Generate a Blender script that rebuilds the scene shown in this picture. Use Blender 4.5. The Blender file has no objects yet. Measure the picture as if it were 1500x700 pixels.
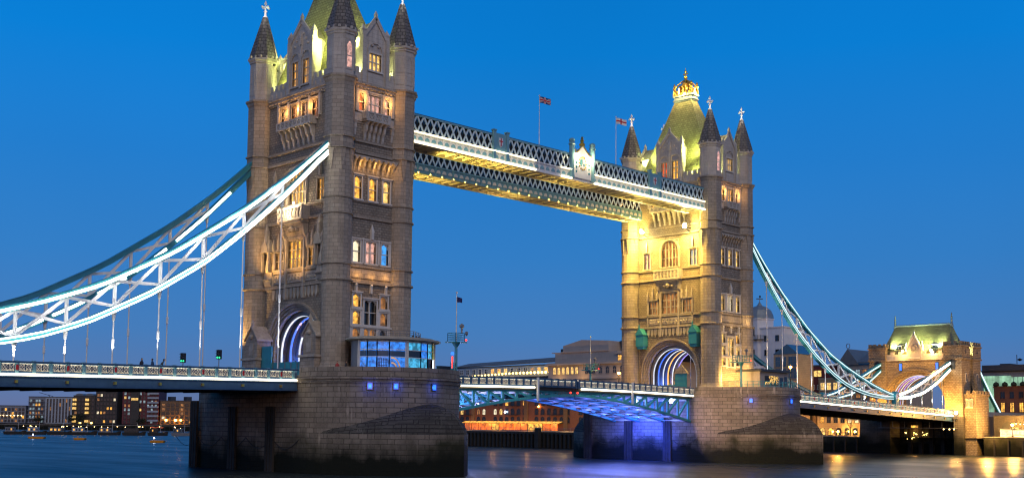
import bpy, math, random
from mathutils import Matrix, Vector
random.seed(7)
PI = math.pi
SC = bpy.context.scene
COL = SC.collection

# ---------------------------------------------------------------- camera
def make_camera():
    cx, cy, cz = -93.404, -128.857, 6.2
    yaw, pit, rol, f, p0 = 0.7831, 0.0862, 0.0094, 1694.4, 474.9
    w0 = Vector((math.cos(yaw), math.sin(yaw), 0)); r = Vector((math.sin(yaw), -math.cos(yaw), 0)); u0 = Vector((0, 0, 1))
    w = w0*math.cos(pit)+u0*math.sin(pit); u = u0*math.cos(pit)-w0*math.sin(pit)
    r2 = r*math.cos(rol)+u*math.sin(rol); u2 = u*math.cos(rol)-r*math.sin(rol)
    M = Matrix((( r2.x, u2.x, -w.x, cx), (r2.y, u2.y, -w.y, cy), (r2.z, u2.z, -w.z, cz), (0, 0, 0, 1)))
    cd = bpy.data.cameras.new('camera'); cd.lens = f/1500*36; cd.sensor_width = 36
    cd.shift_y = (p0-350)/1500
    cd.clip_start = .5; cd.clip_end = 9000
    co = bpy.data.objects.new('camera', cd); COL.objects.link(co); co.matrix_world = M
    SC.camera = co
make_camera()

# ---------------------------------------------------------------- dusk sky, weak evening sun, exposure
SUN_DIR = Vector((0.42, 0.60, -0.68)).normalized()        # the way the afterglow shines
def make_world():
    W = bpy.data.worlds.new('World'); SC.world = W; W.use_nodes = True
    nt = W.node_tree; N = nt.nodes; Lk = nt.links; N.clear()
    out = N.new('ShaderNodeOutputWorld')
    tc = N.new('ShaderNodeTexCoord'); sep = N.new('ShaderNodeSeparateXYZ'); Lk.new(tc.outputs['Generated'], sep.inputs[0])
    ramp = N.new('ShaderNodeValToRGB'); Lk.new(sep.outputs['Z'], ramp.inputs[0])
    cr = ramp.color_ramp
    stops = [(0.0, (.140, .165, .310)), (.03, (.105, .188, .400)), (.075, (.062, .205, .500)), (.14, (.034, .207, .560)),
             (.22, (.016, .200, .600)), (.31, (.003, .208, .660)), (.40, (.002, .185, .620)), (.7, (.008, .08, .27)), (1.0, (.006, .045, .17))]
    while len(cr.elements) < len(stops): cr.elements.new(.5)
    for e, (p, c) in zip(cr.elements, stops): e.position = p; e.color = (*c, 1)
    # very soft unevenness of the air
    nz = N.new('ShaderNodeTexNoise'); nz.inputs['Scale'].default_value = 2.2; nz.inputs['Detail'].default_value = 2
    Lk.new(tc.outputs['Generated'], nz.inputs['Vector'])
    mr = N.new('ShaderNodeMapRange'); mr.inputs[1].default_value = .3; mr.inputs[2].default_value = .7; mr.inputs[3].default_value = .93; mr.inputs[4].default_value = 1.07
    Lk.new(nz.outputs[0], mr.inputs[0])
    mu = N.new('ShaderNodeMixRGB'); mu.blend_type = 'MULTIPLY'; mu.inputs[0].default_value = 1
    Lk.new(ramp.outputs[0], mu.inputs[1]); Lk.new(mr.outputs[0], mu.inputs[2])
    bg = N.new('ShaderNodeBackground'); Lk.new(mu.outputs[0], bg.inputs[0]); bg.inputs[1].default_value = 1.0
    # afterglow of the sun that has just set behind the camera: Nishita sky kept to the western half
    sky = N.new('ShaderNodeTexSky'); sky.sky_type = 'NISHITA'; sky.sun_disc = False
    sky.sun_elevation = math.radians(4.0); sky.sun_rotation = math.atan2(-SUN_DIR.x, -SUN_DIR.y)
    dot = N.new('ShaderNodeVectorMath'); dot.operation = 'DOT_PRODUCT'; Lk.new(tc.outputs['Generated'], dot.inputs[0])
    dot.inputs[1].default_value = (-SUN_DIR.x, -SUN_DIR.y, 0)
    m2 = N.new('ShaderNodeMapRange'); m2.inputs[1].default_value = .05; m2.inputs[2].default_value = .75; m2.interpolation_type = 'SMOOTHSTEP'
    Lk.new(dot.outputs['Value'], m2.inputs[0])
    tint = N.new('ShaderNodeMixRGB'); tint.blend_type = 'MULTIPLY'; tint.inputs[0].default_value = 1; tint.inputs[2].default_value = (1, .92, .80, 1)
    Lk.new(sky.outputs[0], tint.inputs[1])
    mm = N.new('ShaderNodeMath'); mm.operation = 'MULTIPLY'; mm.inputs[1].default_value = .06; Lk.new(m2.outputs[0], mm.inputs[0])
    bg2 = N.new('ShaderNodeBackground'); Lk.new(tint.outputs[0], bg2.inputs[0]); Lk.new(mm.outputs[0], bg2.inputs[1])
    add = N.new('ShaderNodeAddShader'); Lk.new(bg.outputs[0], add.inputs[0]); Lk.new(bg2.outputs[0], add.inputs[1])
    Lk.new(add.outputs[0], out.inputs['Surface'])
make_world()
sd = bpy.data.lights.new('sun', 'SUN'); sd.energy = .74; sd.angle = math.radians(30); sd.color = (1, .80, .58)
so = bpy.data.objects.new('sun', sd); COL.objects.link(so)
so.rotation_euler = SUN_DIR.to_track_quat('-Z', 'Y').to_euler()
vs = SC.view_settings; vs.view_transform = 'Standard'; vs.look = 'None'; vs.exposure = 0; vs.gamma = 1; vs.use_curve_mapping = False
SC.cycles.use_denoising = True; SC.cycles.pixel_filter_type = 'BLACKMAN_HARRIS'; SC.cycles.filter_width = 1.2
SC.cycles.max_bounces = 6; SC.cycles.diffuse_bounces = 2; SC.cycles.glossy_bounces = 3; SC.cycles.transparent_max_bounces = 6
SC.cycles.sample_clamp_indirect = 4; SC.cycles.sample_clamp_direct = 0; SC.cycles.caustics_reflective = False; SC.cycles.caustics_refractive = False

# ---------------------------------------------------------------- materials
MATS = {}
def nodes(name):
    m = bpy.data.materials.new(name); m.use_nodes = True
    nt = m.node_tree; b = nt.nodes['Principled BSDF']
    return m, nt, nt.nodes, nt.links, b
def S(b, **k):
    nm = dict(base='Base Color', rough='Roughness', metal='Metallic', emc='Emission Color', ems='Emission Strength', spec='Specular IOR Level')
    for a, v in k.items():
        if a in ('base', 'emc'): v = (*v, 1)
        b.inputs[nm[a]].default_value = v
def mixc(N, Lk, fac, a, b, mode='MIX'):
    x = N.new('ShaderNodeMixRGB'); x.blend_type = mode
    for i, v in ((0, fac), (1, a), (2, b)):
        if hasattr(v, 'links') or hasattr(v, 'is_linked'): Lk.new(v, x.inputs[i])
        elif isinstance(v, (int, float)): x.inputs[i].default_value = v
        else: x.inputs[i].default_value = (*v, 1)
    return x.outputs[0]
def rng(N, Lk, v, a, b, c=0., d=1.):
    x = N.new('ShaderNodeMapRange'); Lk.new(v, x.inputs[0])
    for i, q in zip((1, 2, 3, 4), (a, b, c, d)): x.inputs[i].default_value = q
    return x.outputs[0]
def noise(N, Lk, vec, scale, detail=4, rough=.55, stretch=None):
    x = N.new('ShaderNodeTexNoise'); x.inputs['Scale'].default_value = scale; x.inputs['Detail'].default_value = detail; x.inputs['Roughness'].default_value = rough
    if stretch:
        mp = N.new('ShaderNodeMapping'); mp.inputs['Scale'].default_value = stretch; Lk.new(vec, mp.inputs[0]); vec = mp.outputs[0]
    Lk.new(vec, x.inputs['Vector']); return x.outputs[0]
def paint(name, base, rough=.45, metal=0, var=.18):
    """painted or plain surface with faint soiling"""
    m, nt, N, Lk, b = nodes(name); S(b, rough=rough, metal=metal)
    tc = N.new('ShaderNodeTexCoord')
    n1 = noise(N, Lk, tc.outputs['Object'], .9, 5); n2 = noise(N, Lk, tc.outputs['Object'], 3.0, 3, .6, (1.5, 1.5, .25))
    c = mixc(N, Lk, rng(N, Lk, n1, .35, .7), base, tuple(v*(1-var) for v in base))
    c = mixc(N, Lk, rng(N, Lk, n2, .5, .75, 0, .5), c, tuple(v*(1-2*var) for v in base))
    Lk.new(c, b.inputs['Base Color']); MATS[name] = m; return m
def masonry(name, c1, c2, mortar, bw, bh, rough=.9, bump=.35, msz=.03, stain=.5, tide=None):
    m, nt, N, Lk, b = nodes(name); S(b, rough=rough, spec=.25)
    uv = N.new('ShaderNodeUVMap'); tc = N.new('ShaderNodeTexCoord'); geo = N.new('ShaderNodeNewGeometry')
    br = N.new('ShaderNodeTexBrick'); Lk.new(uv.outputs[0], br.inputs['Vector'])
    br.inputs['Scale'].default_value = 1; br.inputs['Brick Width'].default_value = bw; br.inputs['Row Height'].default_value = bh
    br.inputs['Mortar Size'].default_value = msz; br.inputs['Mortar Smooth'].default_value = .3; br.inputs['Bias'].default_value = 0
    br.inputs['Color1'].default_value = (*c1, 1); br.inputs['Color2'].default_value = (*c2, 1); br.inputs['Mortar'].default_value = (*mortar, 1)
    n1 = noise(N, Lk, geo.outputs['Position'], .35, 5, .6); n2 = noise(N, Lk, geo.outputs['Position'], 1.6, 4, .6, (1, 1, .12)); n3 = noise(N, Lk, geo.outputs['Position'], 5, 4, .7)
    c = mixc(N, Lk, rng(N, Lk, n1, .35, .72, 0, stain), br.outputs['Color'], tuple(v*.55 for v in c2))
    c = mixc(N, Lk, rng(N, Lk, n2, .55, .75, 0, stain), c, tuple(v*.42 for v in c2))
    c = mixc(N, Lk, rng(N, Lk, n3, .3, .8, 0, .35), c, tuple(min(1, v*1.25) for v in c1))
    if tide:
        eff = N.new('ShaderNodeMath'); eff.operation = 'MULTIPLY'; Lk.new(rng(N, Lk, noise(N, Lk, geo.outputs['Position'], 1.1, 4, .6, (1, 1, .10)), .60, .72, 0, .8), eff.inputs[0]); Lk.new(rng(N, Lk, noise(N, Lk, geo.outputs['Position'], .25, 3, .5), .5, .62), eff.inputs[1])
        c = mixc(N, Lk, eff.outputs[0], c, tuple(min(.6, v*1.9) for v in c1))
        sx = N.new('ShaderNodeSeparateXYZ'); Lk.new(geo.outputs['Position'], sx.inputs[0])
        nn = noise(N, Lk, geo.outputs['Position'], .22, 6, .6, (1, 1, .5)); n5 = noise(N, Lk, geo.outputs['Position'], .13, 4, .6)
        z = N.new('ShaderNodeMath'); z.operation = 'ADD'; Lk.new(sx.outputs['Z'], z.inputs[0]); Lk.new(rng(N, Lk, nn, .3, .7, -1.0, 1.0), z.inputs[1])
        zz = z.outputs[0]
        band = N.new('ShaderNodeMath'); band.operation = 'MULTIPLY'; Lk.new(rng(N, Lk, zz, 5.0, 3.6), band.inputs[0]); Lk.new(rng(N, Lk, n5, .40, .62, .25, .95), band.inputs[1])
        c = mixc(N, Lk, band.outputs[0], c, (.022, .024, .012))
        c = mixc(N, Lk, rng(N, Lk, zz, 3.5, 1.9), c, (.006, .008, .005))
    Lk.new(c, b.inputs['Base Color'])
    bp = N.new('ShaderNodeBump'); bp.inputs['Strength'].default_value = bump; bp.inputs['Distance'].default_value = .06
    h = N.new('ShaderNodeMath'); h.operation = 'MULTIPLY_ADD'; Lk.new(n3, h.inputs[0]); h.inputs[1].default_value = .6
    inv = N.new('ShaderNodeMath'); inv.operation = 'SUBTRACT'; inv.inputs[0].default_value = 1; Lk.new(br.outputs['Fac'], inv.inputs[1]); Lk.new(inv.outputs[0], h.inputs[2])
    Lk.new(h.outputs[0], bp.inputs['Height']); Lk.new(bp.outputs[0], b.inputs['Normal'])
    MATS[name] = m; return m
def glow(name, col, st, vary=.5, scale=1.2, dark=(.02, .015, .01), sample='NONE', base=(.05, .05, .05)):
    """a lit window, lamp or light strip"""
    m, nt, N, Lk, b = nodes(name); S(b, base=base, rough=.25, ems=st)
    if vary:
        geo = N.new('ShaderNodeNewGeometry'); n1 = noise(N, Lk, geo.outputs['Position'], scale, 3, .6)
        c = mixc(N, Lk, rng(N, Lk, n1, .38, .66, 0, 1), tuple(v*(1-vary)+d*vary for v, d in zip(col, dark)), col)
        Lk.new(c, b.inputs['Emission Color'])
    else: S(b, emc=col)
    m.cycles.emission_sampling = sample
    MATS[name] = m; return m

masonry('tower_ashlar', (.41, .36, .295), (.30, .26, .21), (.15, .13, .11), 1.05, .5, stain=.6, msz=.03)
masonry('tower_rubble', (.36, .315, .255), (.235, .20, .16), (.115, .10, .08), .58, .34, bump=.9, msz=.035, stain=.65)
masonry('pale_ashlar', (.54, .51, .46), (.46, .43, .385), (.30, .275, .245), 1.0, .55, stain=.55, msz=.02)
masonry('pier_granite', (.27, .235, .20), (.165, .142, .12), (.035, .03, .026), 1.55, .62, bump=.6, msz=.045, stain=.7, tide=True)
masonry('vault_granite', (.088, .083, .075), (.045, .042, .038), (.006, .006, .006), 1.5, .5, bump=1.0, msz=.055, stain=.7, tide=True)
masonry('abutment_stone', (.40, .32, .22), (.22, .175, .12), (.09, .07, .05), .7, .4, bump=.9, msz=.045, stain=.6)
masonry('quay_stone', (.13, .115, .095), (.09, .08, .065), (.03, .03, .025), 1.4, .5, tide=True)
masonry('slate', (.21, .195, .18), (.125, .118, .112), (.035, .035, .035), .5, .32, rough=.55, bump=.5, msz=.03, stain=.3)
masonry('roof_slate', (.25, .25, .14), (.14, .145, .08), (.05, .05, .03), .6, .42, rough=.6, bump=.6, msz=.045, stain=.55)
masonry('spire_slate', (.20, .19, .18), (.105, .10, .098), (.022, .022, .024), .62, .5, rough=.6, bump=.6, msz=.06, stain=.5)
masonry('red_brick', (.24, .105, .07), (.18, .08, .055), (.11, .08, .06), .45, .16, bump=.2, msz=.012)
masonry('brown_brick', (.22, .14, .08), (.17, .11, .065), (.10, .08, .06), .45, .16, bump=.2, msz=.012)
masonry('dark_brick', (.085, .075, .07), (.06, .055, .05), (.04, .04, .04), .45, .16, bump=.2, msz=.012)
masonry('cream_render', (.44, .37, .32), (.40, .34, .29), (.32, .27, .23), 6, 3.2, bump=.1, msz=.03, stain=.2)
masonry('tan_stone', (.42, .33, .22), (.36, .28, .19), (.22, .18, .12), 1.2, .5, bump=.2)
masonry('road_asphalt', (.055, .055, .058), (.045, .045, .048), (.05, .05, .05), 3, 3, bump=.2, msz=.001)
paint('carved_stone', (.46, .415, .35), .85, var=.35)
paint('white_trim', (.66, .63, .57), .7, var=.2)
paint('teal_paint', (.045, .30, .37), .4)
paint('deep_teal', (.03, .22, .32), .4)
paint('sky_blue_paint', (.19, .40, .47), .4)
paint('navy_paint', (.035, .085, .17), .4)
paint('white_paint', (.74, .76, .76), .4, var=.1)
paint('lattice_white', (.70, .68, .62), .5, var=.15)
paint('lattice_blue', (.55, .70, .76), .5, var=.15)
paint('black_iron', (.018, .018, .02), .5)
paint('dark_timber', (.030, .027, .024), .85, var=.4)
paint('grey_steel', (.22, .23, .25), .4, .3)
paint('dark_roof', (.045, .05, .06), .5)
paint('grey_roof', (.13, .15, .17), .5)
paint('lead_roof', (.20, .25, .29), .45, .2)
paint('white_render', (.68, .68, .70), .7, var=.12)
paint('grey_cladding', (.19, .21, .25), .6)
paint('pale_cladding', (.34, .39, .45), .6)
paint('red_paint', (.55, .03, .025), .4)
paint('orange_paint', (.65, .28, .02), .5)
paint('red_cladding', (.13, .022, .028), .6)
paint('concrete', (.34, .31, .28), .85)
paint('canvas_roof', (.38, .36, .30), .7)
paint('skin', (.45, .28, .20), .6, var=.05)
paint('dark_cloth', (.03, .035, .05), .9)
paint('red_cloth', (.35, .05, .05), .9)
paint('hair', (.03, .02, .015), .7)
paint('earth', (.06, .055, .045), .95)
paint('bark', (.06, .045, .035), .95)
paint('flag_blue', (.012, .02, .13), .8, var=.05)
paint('flag_white', (.70, .70, .70), .8, var=.05)
paint('flag_red', (.50, .012, .03), .8, var=.05)
paint('leaf_dark', (.02, .03, .015), .9)
paint('gilding', (.85, .52, .10), .28, .9, var=.15)
def glass(name, base, rough=.06):
    m, nt, N, Lk, b = nodes(name); S(b, base=base, rough=rough, spec=.8); MATS[name] = m
glass('dark_glass', (.018, .022, .03)); glass('blue_glass', (.05, .10, .15))
glow('window_amber', (1, .46, .06), 2.1, .8, 1.6); glow('window_gold', (1, .60, .16), 1.8, .7, 1.6); glow('window_dim', (.75, .30, .08), .8, .8, 1.0)
glow('window_red', (1, .17, .05), 1.1, .75, 1.4); glow('window_pale', (1, .84, .55), 1.5, .55, 1.1); glow('window_blue', (.06, .38, 1), 1.3, .7, .9)
glow('window_pink', (1, .52, .42), 1.2, .7, 1.6); glow('window_green', (.50, .95, .62), .8, .6, .35); glow('window_cool', (.55, .75, .85), .7, .7, 1.0)
glow('restaurant_red', (1, .16, .015), 2.2, .85, .55, dark=(.1, .03, .01)); glow('bulb_warm', (1, .62, .20), 14, 0, sample='AUTO'); glow('bulb_white', (1, .9, .7), 16, 0, sample='AUTO')
glow('bulb_orange', (1, .38, .05), 60, 0, sample='AUTO'); glow('bulb_blue', (.02, .13, 1), 2.6, 0, sample='AUTO'); glow('bulb_ice', (.55, .70, 1), 30, 0, sample='AUTO')
glow('bulb_red', (1, .04, .02), 2.6, 0, sample='AUTO'); glow('bulb_green', (.03, .9, .35), 1.6, 0, sample='NONE'); glow('bulb_festoon', (1, .66, .16), 7, 0, sample='NONE')
glow('rib_white', (.85, .92, 1), 1.25, .35, .6, sample='AUTO'); glow('led_white', (1, .92, .74), 9, 0, sample='AUTO'); glow('led_ice', (.72, .97, 1), 1.5, 0, sample='AUTO'); glow('led_walkway', (1, .84, .50), 4.2, 0, sample='AUTO')
glow('led_deck', (1, .84, .56), 7, 0, sample='AUTO'); glow('led_violet', (.34, .28, 1), 1.3, 0, sample='AUTO'); glow('led_blue', (.04, .16, 1), 1.6, 0, sample='AUTO'); glow('led_amber', (1, .50, .10), 1.6, 0, sample='AUTO')
glow('led_hidden_rail', (1, .86, .60), 15, 0, sample='AUTO'); glow('led_inner', (.85, .97, 1), 2.5, 0, sample='AUTO'); glow('led_teal', (.45, .95, .80), 2.0, 0, sample='AUTO'); glow('sign_pink', (1, .08, .18), 4, 0)
glow('flood_yellow', (1, .80, .36), 250, 0, sample='AUTO')
glow('cabin_blue', (.03, .26, 1.0), 1.3, .92, 1.7, dark=(.01, .05, .20)); glow('cabin_cyan', (.08, .55, .95), 1.1, .9, 1.8, dark=(.01, .08, .12)); glow('cabin_green', (.62, .62, .06), .8, .9, .8, dark=(.02, .05, .04)); glow('cabin_screen', (.85, .95, 1), 2.2, .3, 1.0)
glow('cabin_warm', (1, .55, .26), 1.0, .7, .9)

# ---------------------------------------------------------------- mesh builder (world coordinates; a child is stored relative to its thing)
ORG = {}
def org(o):
    return ORG.get(o.name, Vector((0, 0, 0))) if o else Vector((0, 0, 0))
class MB:
    def __init__(s, m=None): s.v = []; s.f = []; s.m = m; s.cuts = []
    def add(s, vs, fs):
        o = len(s.v); s.cuts.append((o, len(s.f)))
        if s.m is not None: vs = [s.m @ Vector(p) for p in vs]
        s.v += [tuple(p) for p in vs]; s.f += [tuple(i+o for i in q) for q in fs]; return s
    def box(s, x0, x1, y0, y1, z0, z1):
        return s.add([(x0,y0,z0),(x1,y0,z0),(x1,y1,z0),(x0,y1,z0),(x0,y0,z1),(x1,y0,z1),(x1,y1,z1),(x0,y1,z1)],
            [(0,3,2,1),(4,5,6,7),(0,1,5,4),(1,2,6,5),(2,3,7,6),(3,0,4,7)])
    def prism(s, poly, z0, z1):
        n = len(poly)
        return s.add([(x,y,z0) for x,y in poly]+[(x,y,z1) for x,y in poly],
            [tuple(range(n-1,-1,-1)), tuple(range(n,2*n))]+[(i,(i+1)%n,n+(i+1)%n,n+i) for i in range(n)])
    def extr(s, poly, vec):
        n = len(poly); vec = Vector(vec); b = [tuple(Vector(p)+vec) for p in poly]
        return s.add(list(poly)+b, [tuple(range(n-1,-1,-1)), tuple(range(n,2*n))]+[(i,(i+1)%n,n+(i+1)%n,n+i) for i in range(n)])
    def bar(s, p, q, w, h, up=(0,0,1)):
        p = Vector(p); q = Vector(q); d = (q-p); 
        if d.length < 1e-6: return s
        d.normalize(); up = Vector(up)
        a = d.cross(up)
        if a.length < 1e-4: a = d.cross(Vector((0,1,0)))
        a.normalize(); c = a.cross(d)
        vs = []
        for e in (p, q):
            for i, j in ((-1,-1),(1,-1),(1,1),(-1,1)): vs.append(e+a*(i*w/2)+c*(j*h/2))
        return s.add(vs, [(3,2,1,0),(4,5,6,7),(0,1,5,4),(1,2,6,5),(2,3,7,6),(3,0,4,7)])
    def chain(s, pts, w, h, up=(0,0,1)):
        """box section swept along points in one vertical plane"""
        n = len(pts); P = [Vector(p) for p in pts]; vs = []; fs = []
        for i, p in enumerate(P):
            d = (P[min(i+1,n-1)]-P[max(i-1,0)]).normalized(); a = d.cross(Vector(up)).normalized(); c = a.cross(d)
            for j, k in ((-1,-1),(1,-1),(1,1),(-1,1)): vs.append(p+a*(j*w/2)+c*(k*h/2))
        for i in range(n-1):
            for j in range(4): fs.append((i*4+j, i*4+(j+1)%4, i*4+4+(j+1)%4, i*4+4+j))
        fs += [(3,2,1,0), tuple((n-1)*4+j for j in range(4))]
        return s.add(vs, fs)
    def lathe(s, prof, x=0, y=0, n=16, ph=0, a0=0, a1=2*PI):
        full = abs(a1-a0-2*PI) < 1e-6; k = n if full else n+1; vs = []; fs = []
        for r, z in prof:
            for i in range(k):
                a = a0+(a1-a0)*i/n+ph; vs.append((x+r*math.cos(a), y+r*math.sin(a), z))
        for j in range(len(prof)-1):
            for i in range(n):
                i2 = (i+1) % k; fs.append((j*k+i, j*k+i2, (j+1)*k+i2, (j+1)*k+i))
        if full:
            if prof[0][0] > 1e-4: fs.append(tuple(range(k-1,-1,-1)))
            if prof[-1][0] > 1e-4: fs.append(tuple((len(prof)-1)*k+i for i in range(k)))
        return s.add(vs, fs)
    def tube(s, pts, r, n=8, r1=None):
        r1 = r if r1 is None else r1; P = [Vector(p) for p in pts]; vs = []; fs = []; m = len(P)
        for i, p in enumerate(P):
            d = (P[min(i+1,m-1)]-P[max(i-1,0)]).normalized(); a = d.cross(Vector((0,0,1)))
            if a.length < 1e-3: a = Vector((1,0,0))
            a.normalize(); c = a.cross(d); rr = r+(r1-r)*i/max(1,m-1)
            for k in range(n): vs.append(p+a*rr*math.cos(2*PI*k/n)+c*rr*math.sin(2*PI*k/n))
        for i in range(m-1):
            for k in range(n): fs.append((i*n+k, i*n+(k+1)%n, (i+1)*n+(k+1)%n, (i+1)*n+k))
        fs += [tuple(range(n-1,-1,-1)), tuple((m-1)*n+k for k in range(n))]
        return s.add(vs, fs)
    def ball(s, c, r, n=10, sz=1):
        m = n//2
        return s.lathe([(r*math.sin(PI*i/m)+1e-5, c[2]-r*sz*math.cos(PI*i/m)) for i in range(m+1)], c[0], c[1], n)
    def ribbon(s, xs, y0, y1, fb, ft):
        """a long box along X whose bottom and top follow fb(x), ft(x)"""
        vs = []; fs = []; n = len(xs)
        for x in xs: vs += [(x,y0,fb(x)),(x,y1,fb(x)),(x,y1,ft(x)),(x,y0,ft(x))]
        for i in range(n-1):
            for j in range(4): fs.append((i*4+j, i*4+(j+1)%4, i*4+4+(j+1)%4, i*4+4+j))
        fs += [(3,2,1,0), tuple((n-1)*4+j for j in range(4))]
        return s.add(vs, fs)
    def wall(s, u0, u1, z0, z1, y, holes=(), depth=.45):
        """facing -Y: wall sheet with rectangular openings and their reveals"""
        us = sorted({u0, u1, *[h[0] for h in holes], *[h[1] for h in holes]}); zs = sorted({z0, z1, *[h[2] for h in holes], *[h[3] for h in holes]})
        us = [u for u in us if u0 <= u <= u1]; zs = [z for z in zs if z0 <= z <= z1]
        for a, b in zip(us, us[1:]):
            for c, d in zip(zs, zs[1:]):
                mu, mz = (a+b)/2, (c+d)/2
                if any(h[0] < mu < h[1] and h[2] < mz < h[3] for h in holes): continue
                s.add([(a,y,c),(b,y,c),(b,y,d),(a,y,d)], [(0,1,2,3)])
        for a, b, c, d in holes:
            e = y+depth
            s.add([(a,y,c),(b,y,c),(b,y,d),(a,y,d),(a,e,c),(b,e,c),(b,e,d),(a,e,d)], [(0,4,5,1),(1,5,6,2),(2,6,7,3),(3,7,4,0)])
        return s
    def pieces(s, name, mat, parent):
        """every separate shape as a part of its own"""
        C = s.cuts+[(len(s.v), len(s.f))]
        for (v0, f0), (v1, f1) in zip(C, C[1:]):
            q = MB(); q.v = s.v[v0:v1]; q.f = [tuple(i-v0 for i in f) for f in s.f[f0:f1]]; q.build(name, mat, parent)
    def build(s, name, mat, parent=None, origin=None, smooth=False):
        o3 = Vector(origin) if origin is not None else org(parent)
        me = bpy.data.meshes.new(name)
        me.from_pydata([(p[0]-o3.x, p[1]-o3.y, p[2]-o3.z) for p in s.v], [], s.f)
        uv = me.uv_layers.new(name='UVMap').data
        for pl in me.polygons:
            nx, ny, nz = pl.normal
            h = math.hypot(nx, ny)
            for li in pl.loop_indices:
                x, y, z = s.v[me.loops[li].vertex_index]
                if h < .3: uv[li].uv = (x, y)
                else: uv[li].uv = ((-ny*x+nx*y)/h+17.3*round(ny/h, 1), z/max(h, .3) if h < .95 else z)
            pl.use_smooth = smooth
        me.materials.append(MATS[mat])
        o = bpy.data.objects.new(name, me); COL.objects.link(o)
        if parent is not None: o.parent = parent
        elif origin is not None: o.location = o3
        ORG[o.name] = o3
        return o
def tag(o, label=None, cat=None, group=None, kind=None):
    for k, v in (('label', label), ('category', cat), ('group', group), ('kind', kind)):
        if v: o[k] = v
    return o
def thing(name, loc, label, cat, group=None):
    o = bpy.data.objects.new(name, None); COL.objects.link(o); o.location = loc; o.empty_display_size = .5
    ORG[o.name] = Vector(loc); return tag(o, label, cat, group)
def put(src, parent, loc, rz=0, name=None, mat=None):
    """a copy of a part made at the world origin, set at a world place under its thing"""
    c = src.copy(); COL.objects.link(c)
    if name: c.name = name
    if mat:
        c.data = c.data.copy(); c.data.materials[0] = MATS[mat]
    c.parent = parent; l = Vector(loc); c.location = l-org(parent); c.rotation_euler = (0, 0, rz); ORG[c.name] = l
    return c
def first(o, parent, loc, rz=0):
    o.parent = parent; l = Vector(loc); o.location = l-org(parent); o.rotation_euler = (0, 0, rz); ORG[o.name] = l; return o
def lamp(kind, loc, col, power, radius=.15, aim=None, spot=60, blend=.6, size=None):
    d = bpy.data.lights.new('lamp_light', kind); d.energy = power; d.color = col
    if kind == 'AREA': d.shape = 'RECTANGLE'; d.size, d.size_y = size
    else: d.shadow_soft_size = radius
    if kind == 'SPOT': d.spot_size = math.radians(spot); d.spot_blend = blend
    o = bpy.data.objects.new('lamp_light', d); COL.objects.link(o); o.location = loc
    if aim is not None: o.rotation_euler = (Vector(aim)-Vector(loc)).to_track_quat('-Z', 'Y').to_euler()
    return o
def lin(a, b, n): return [a+(b-a)*i/(n-1) for i in range(n)]
def interp(tab, x):
    if x <= tab[0][0]: return tab[0][1]
    for (a, p), (b, q) in zip(tab, tab[1:]):
        if x <= b: return p+(q-p)*(x-a)/(b-a)
    return tab[-1][1]

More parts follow.
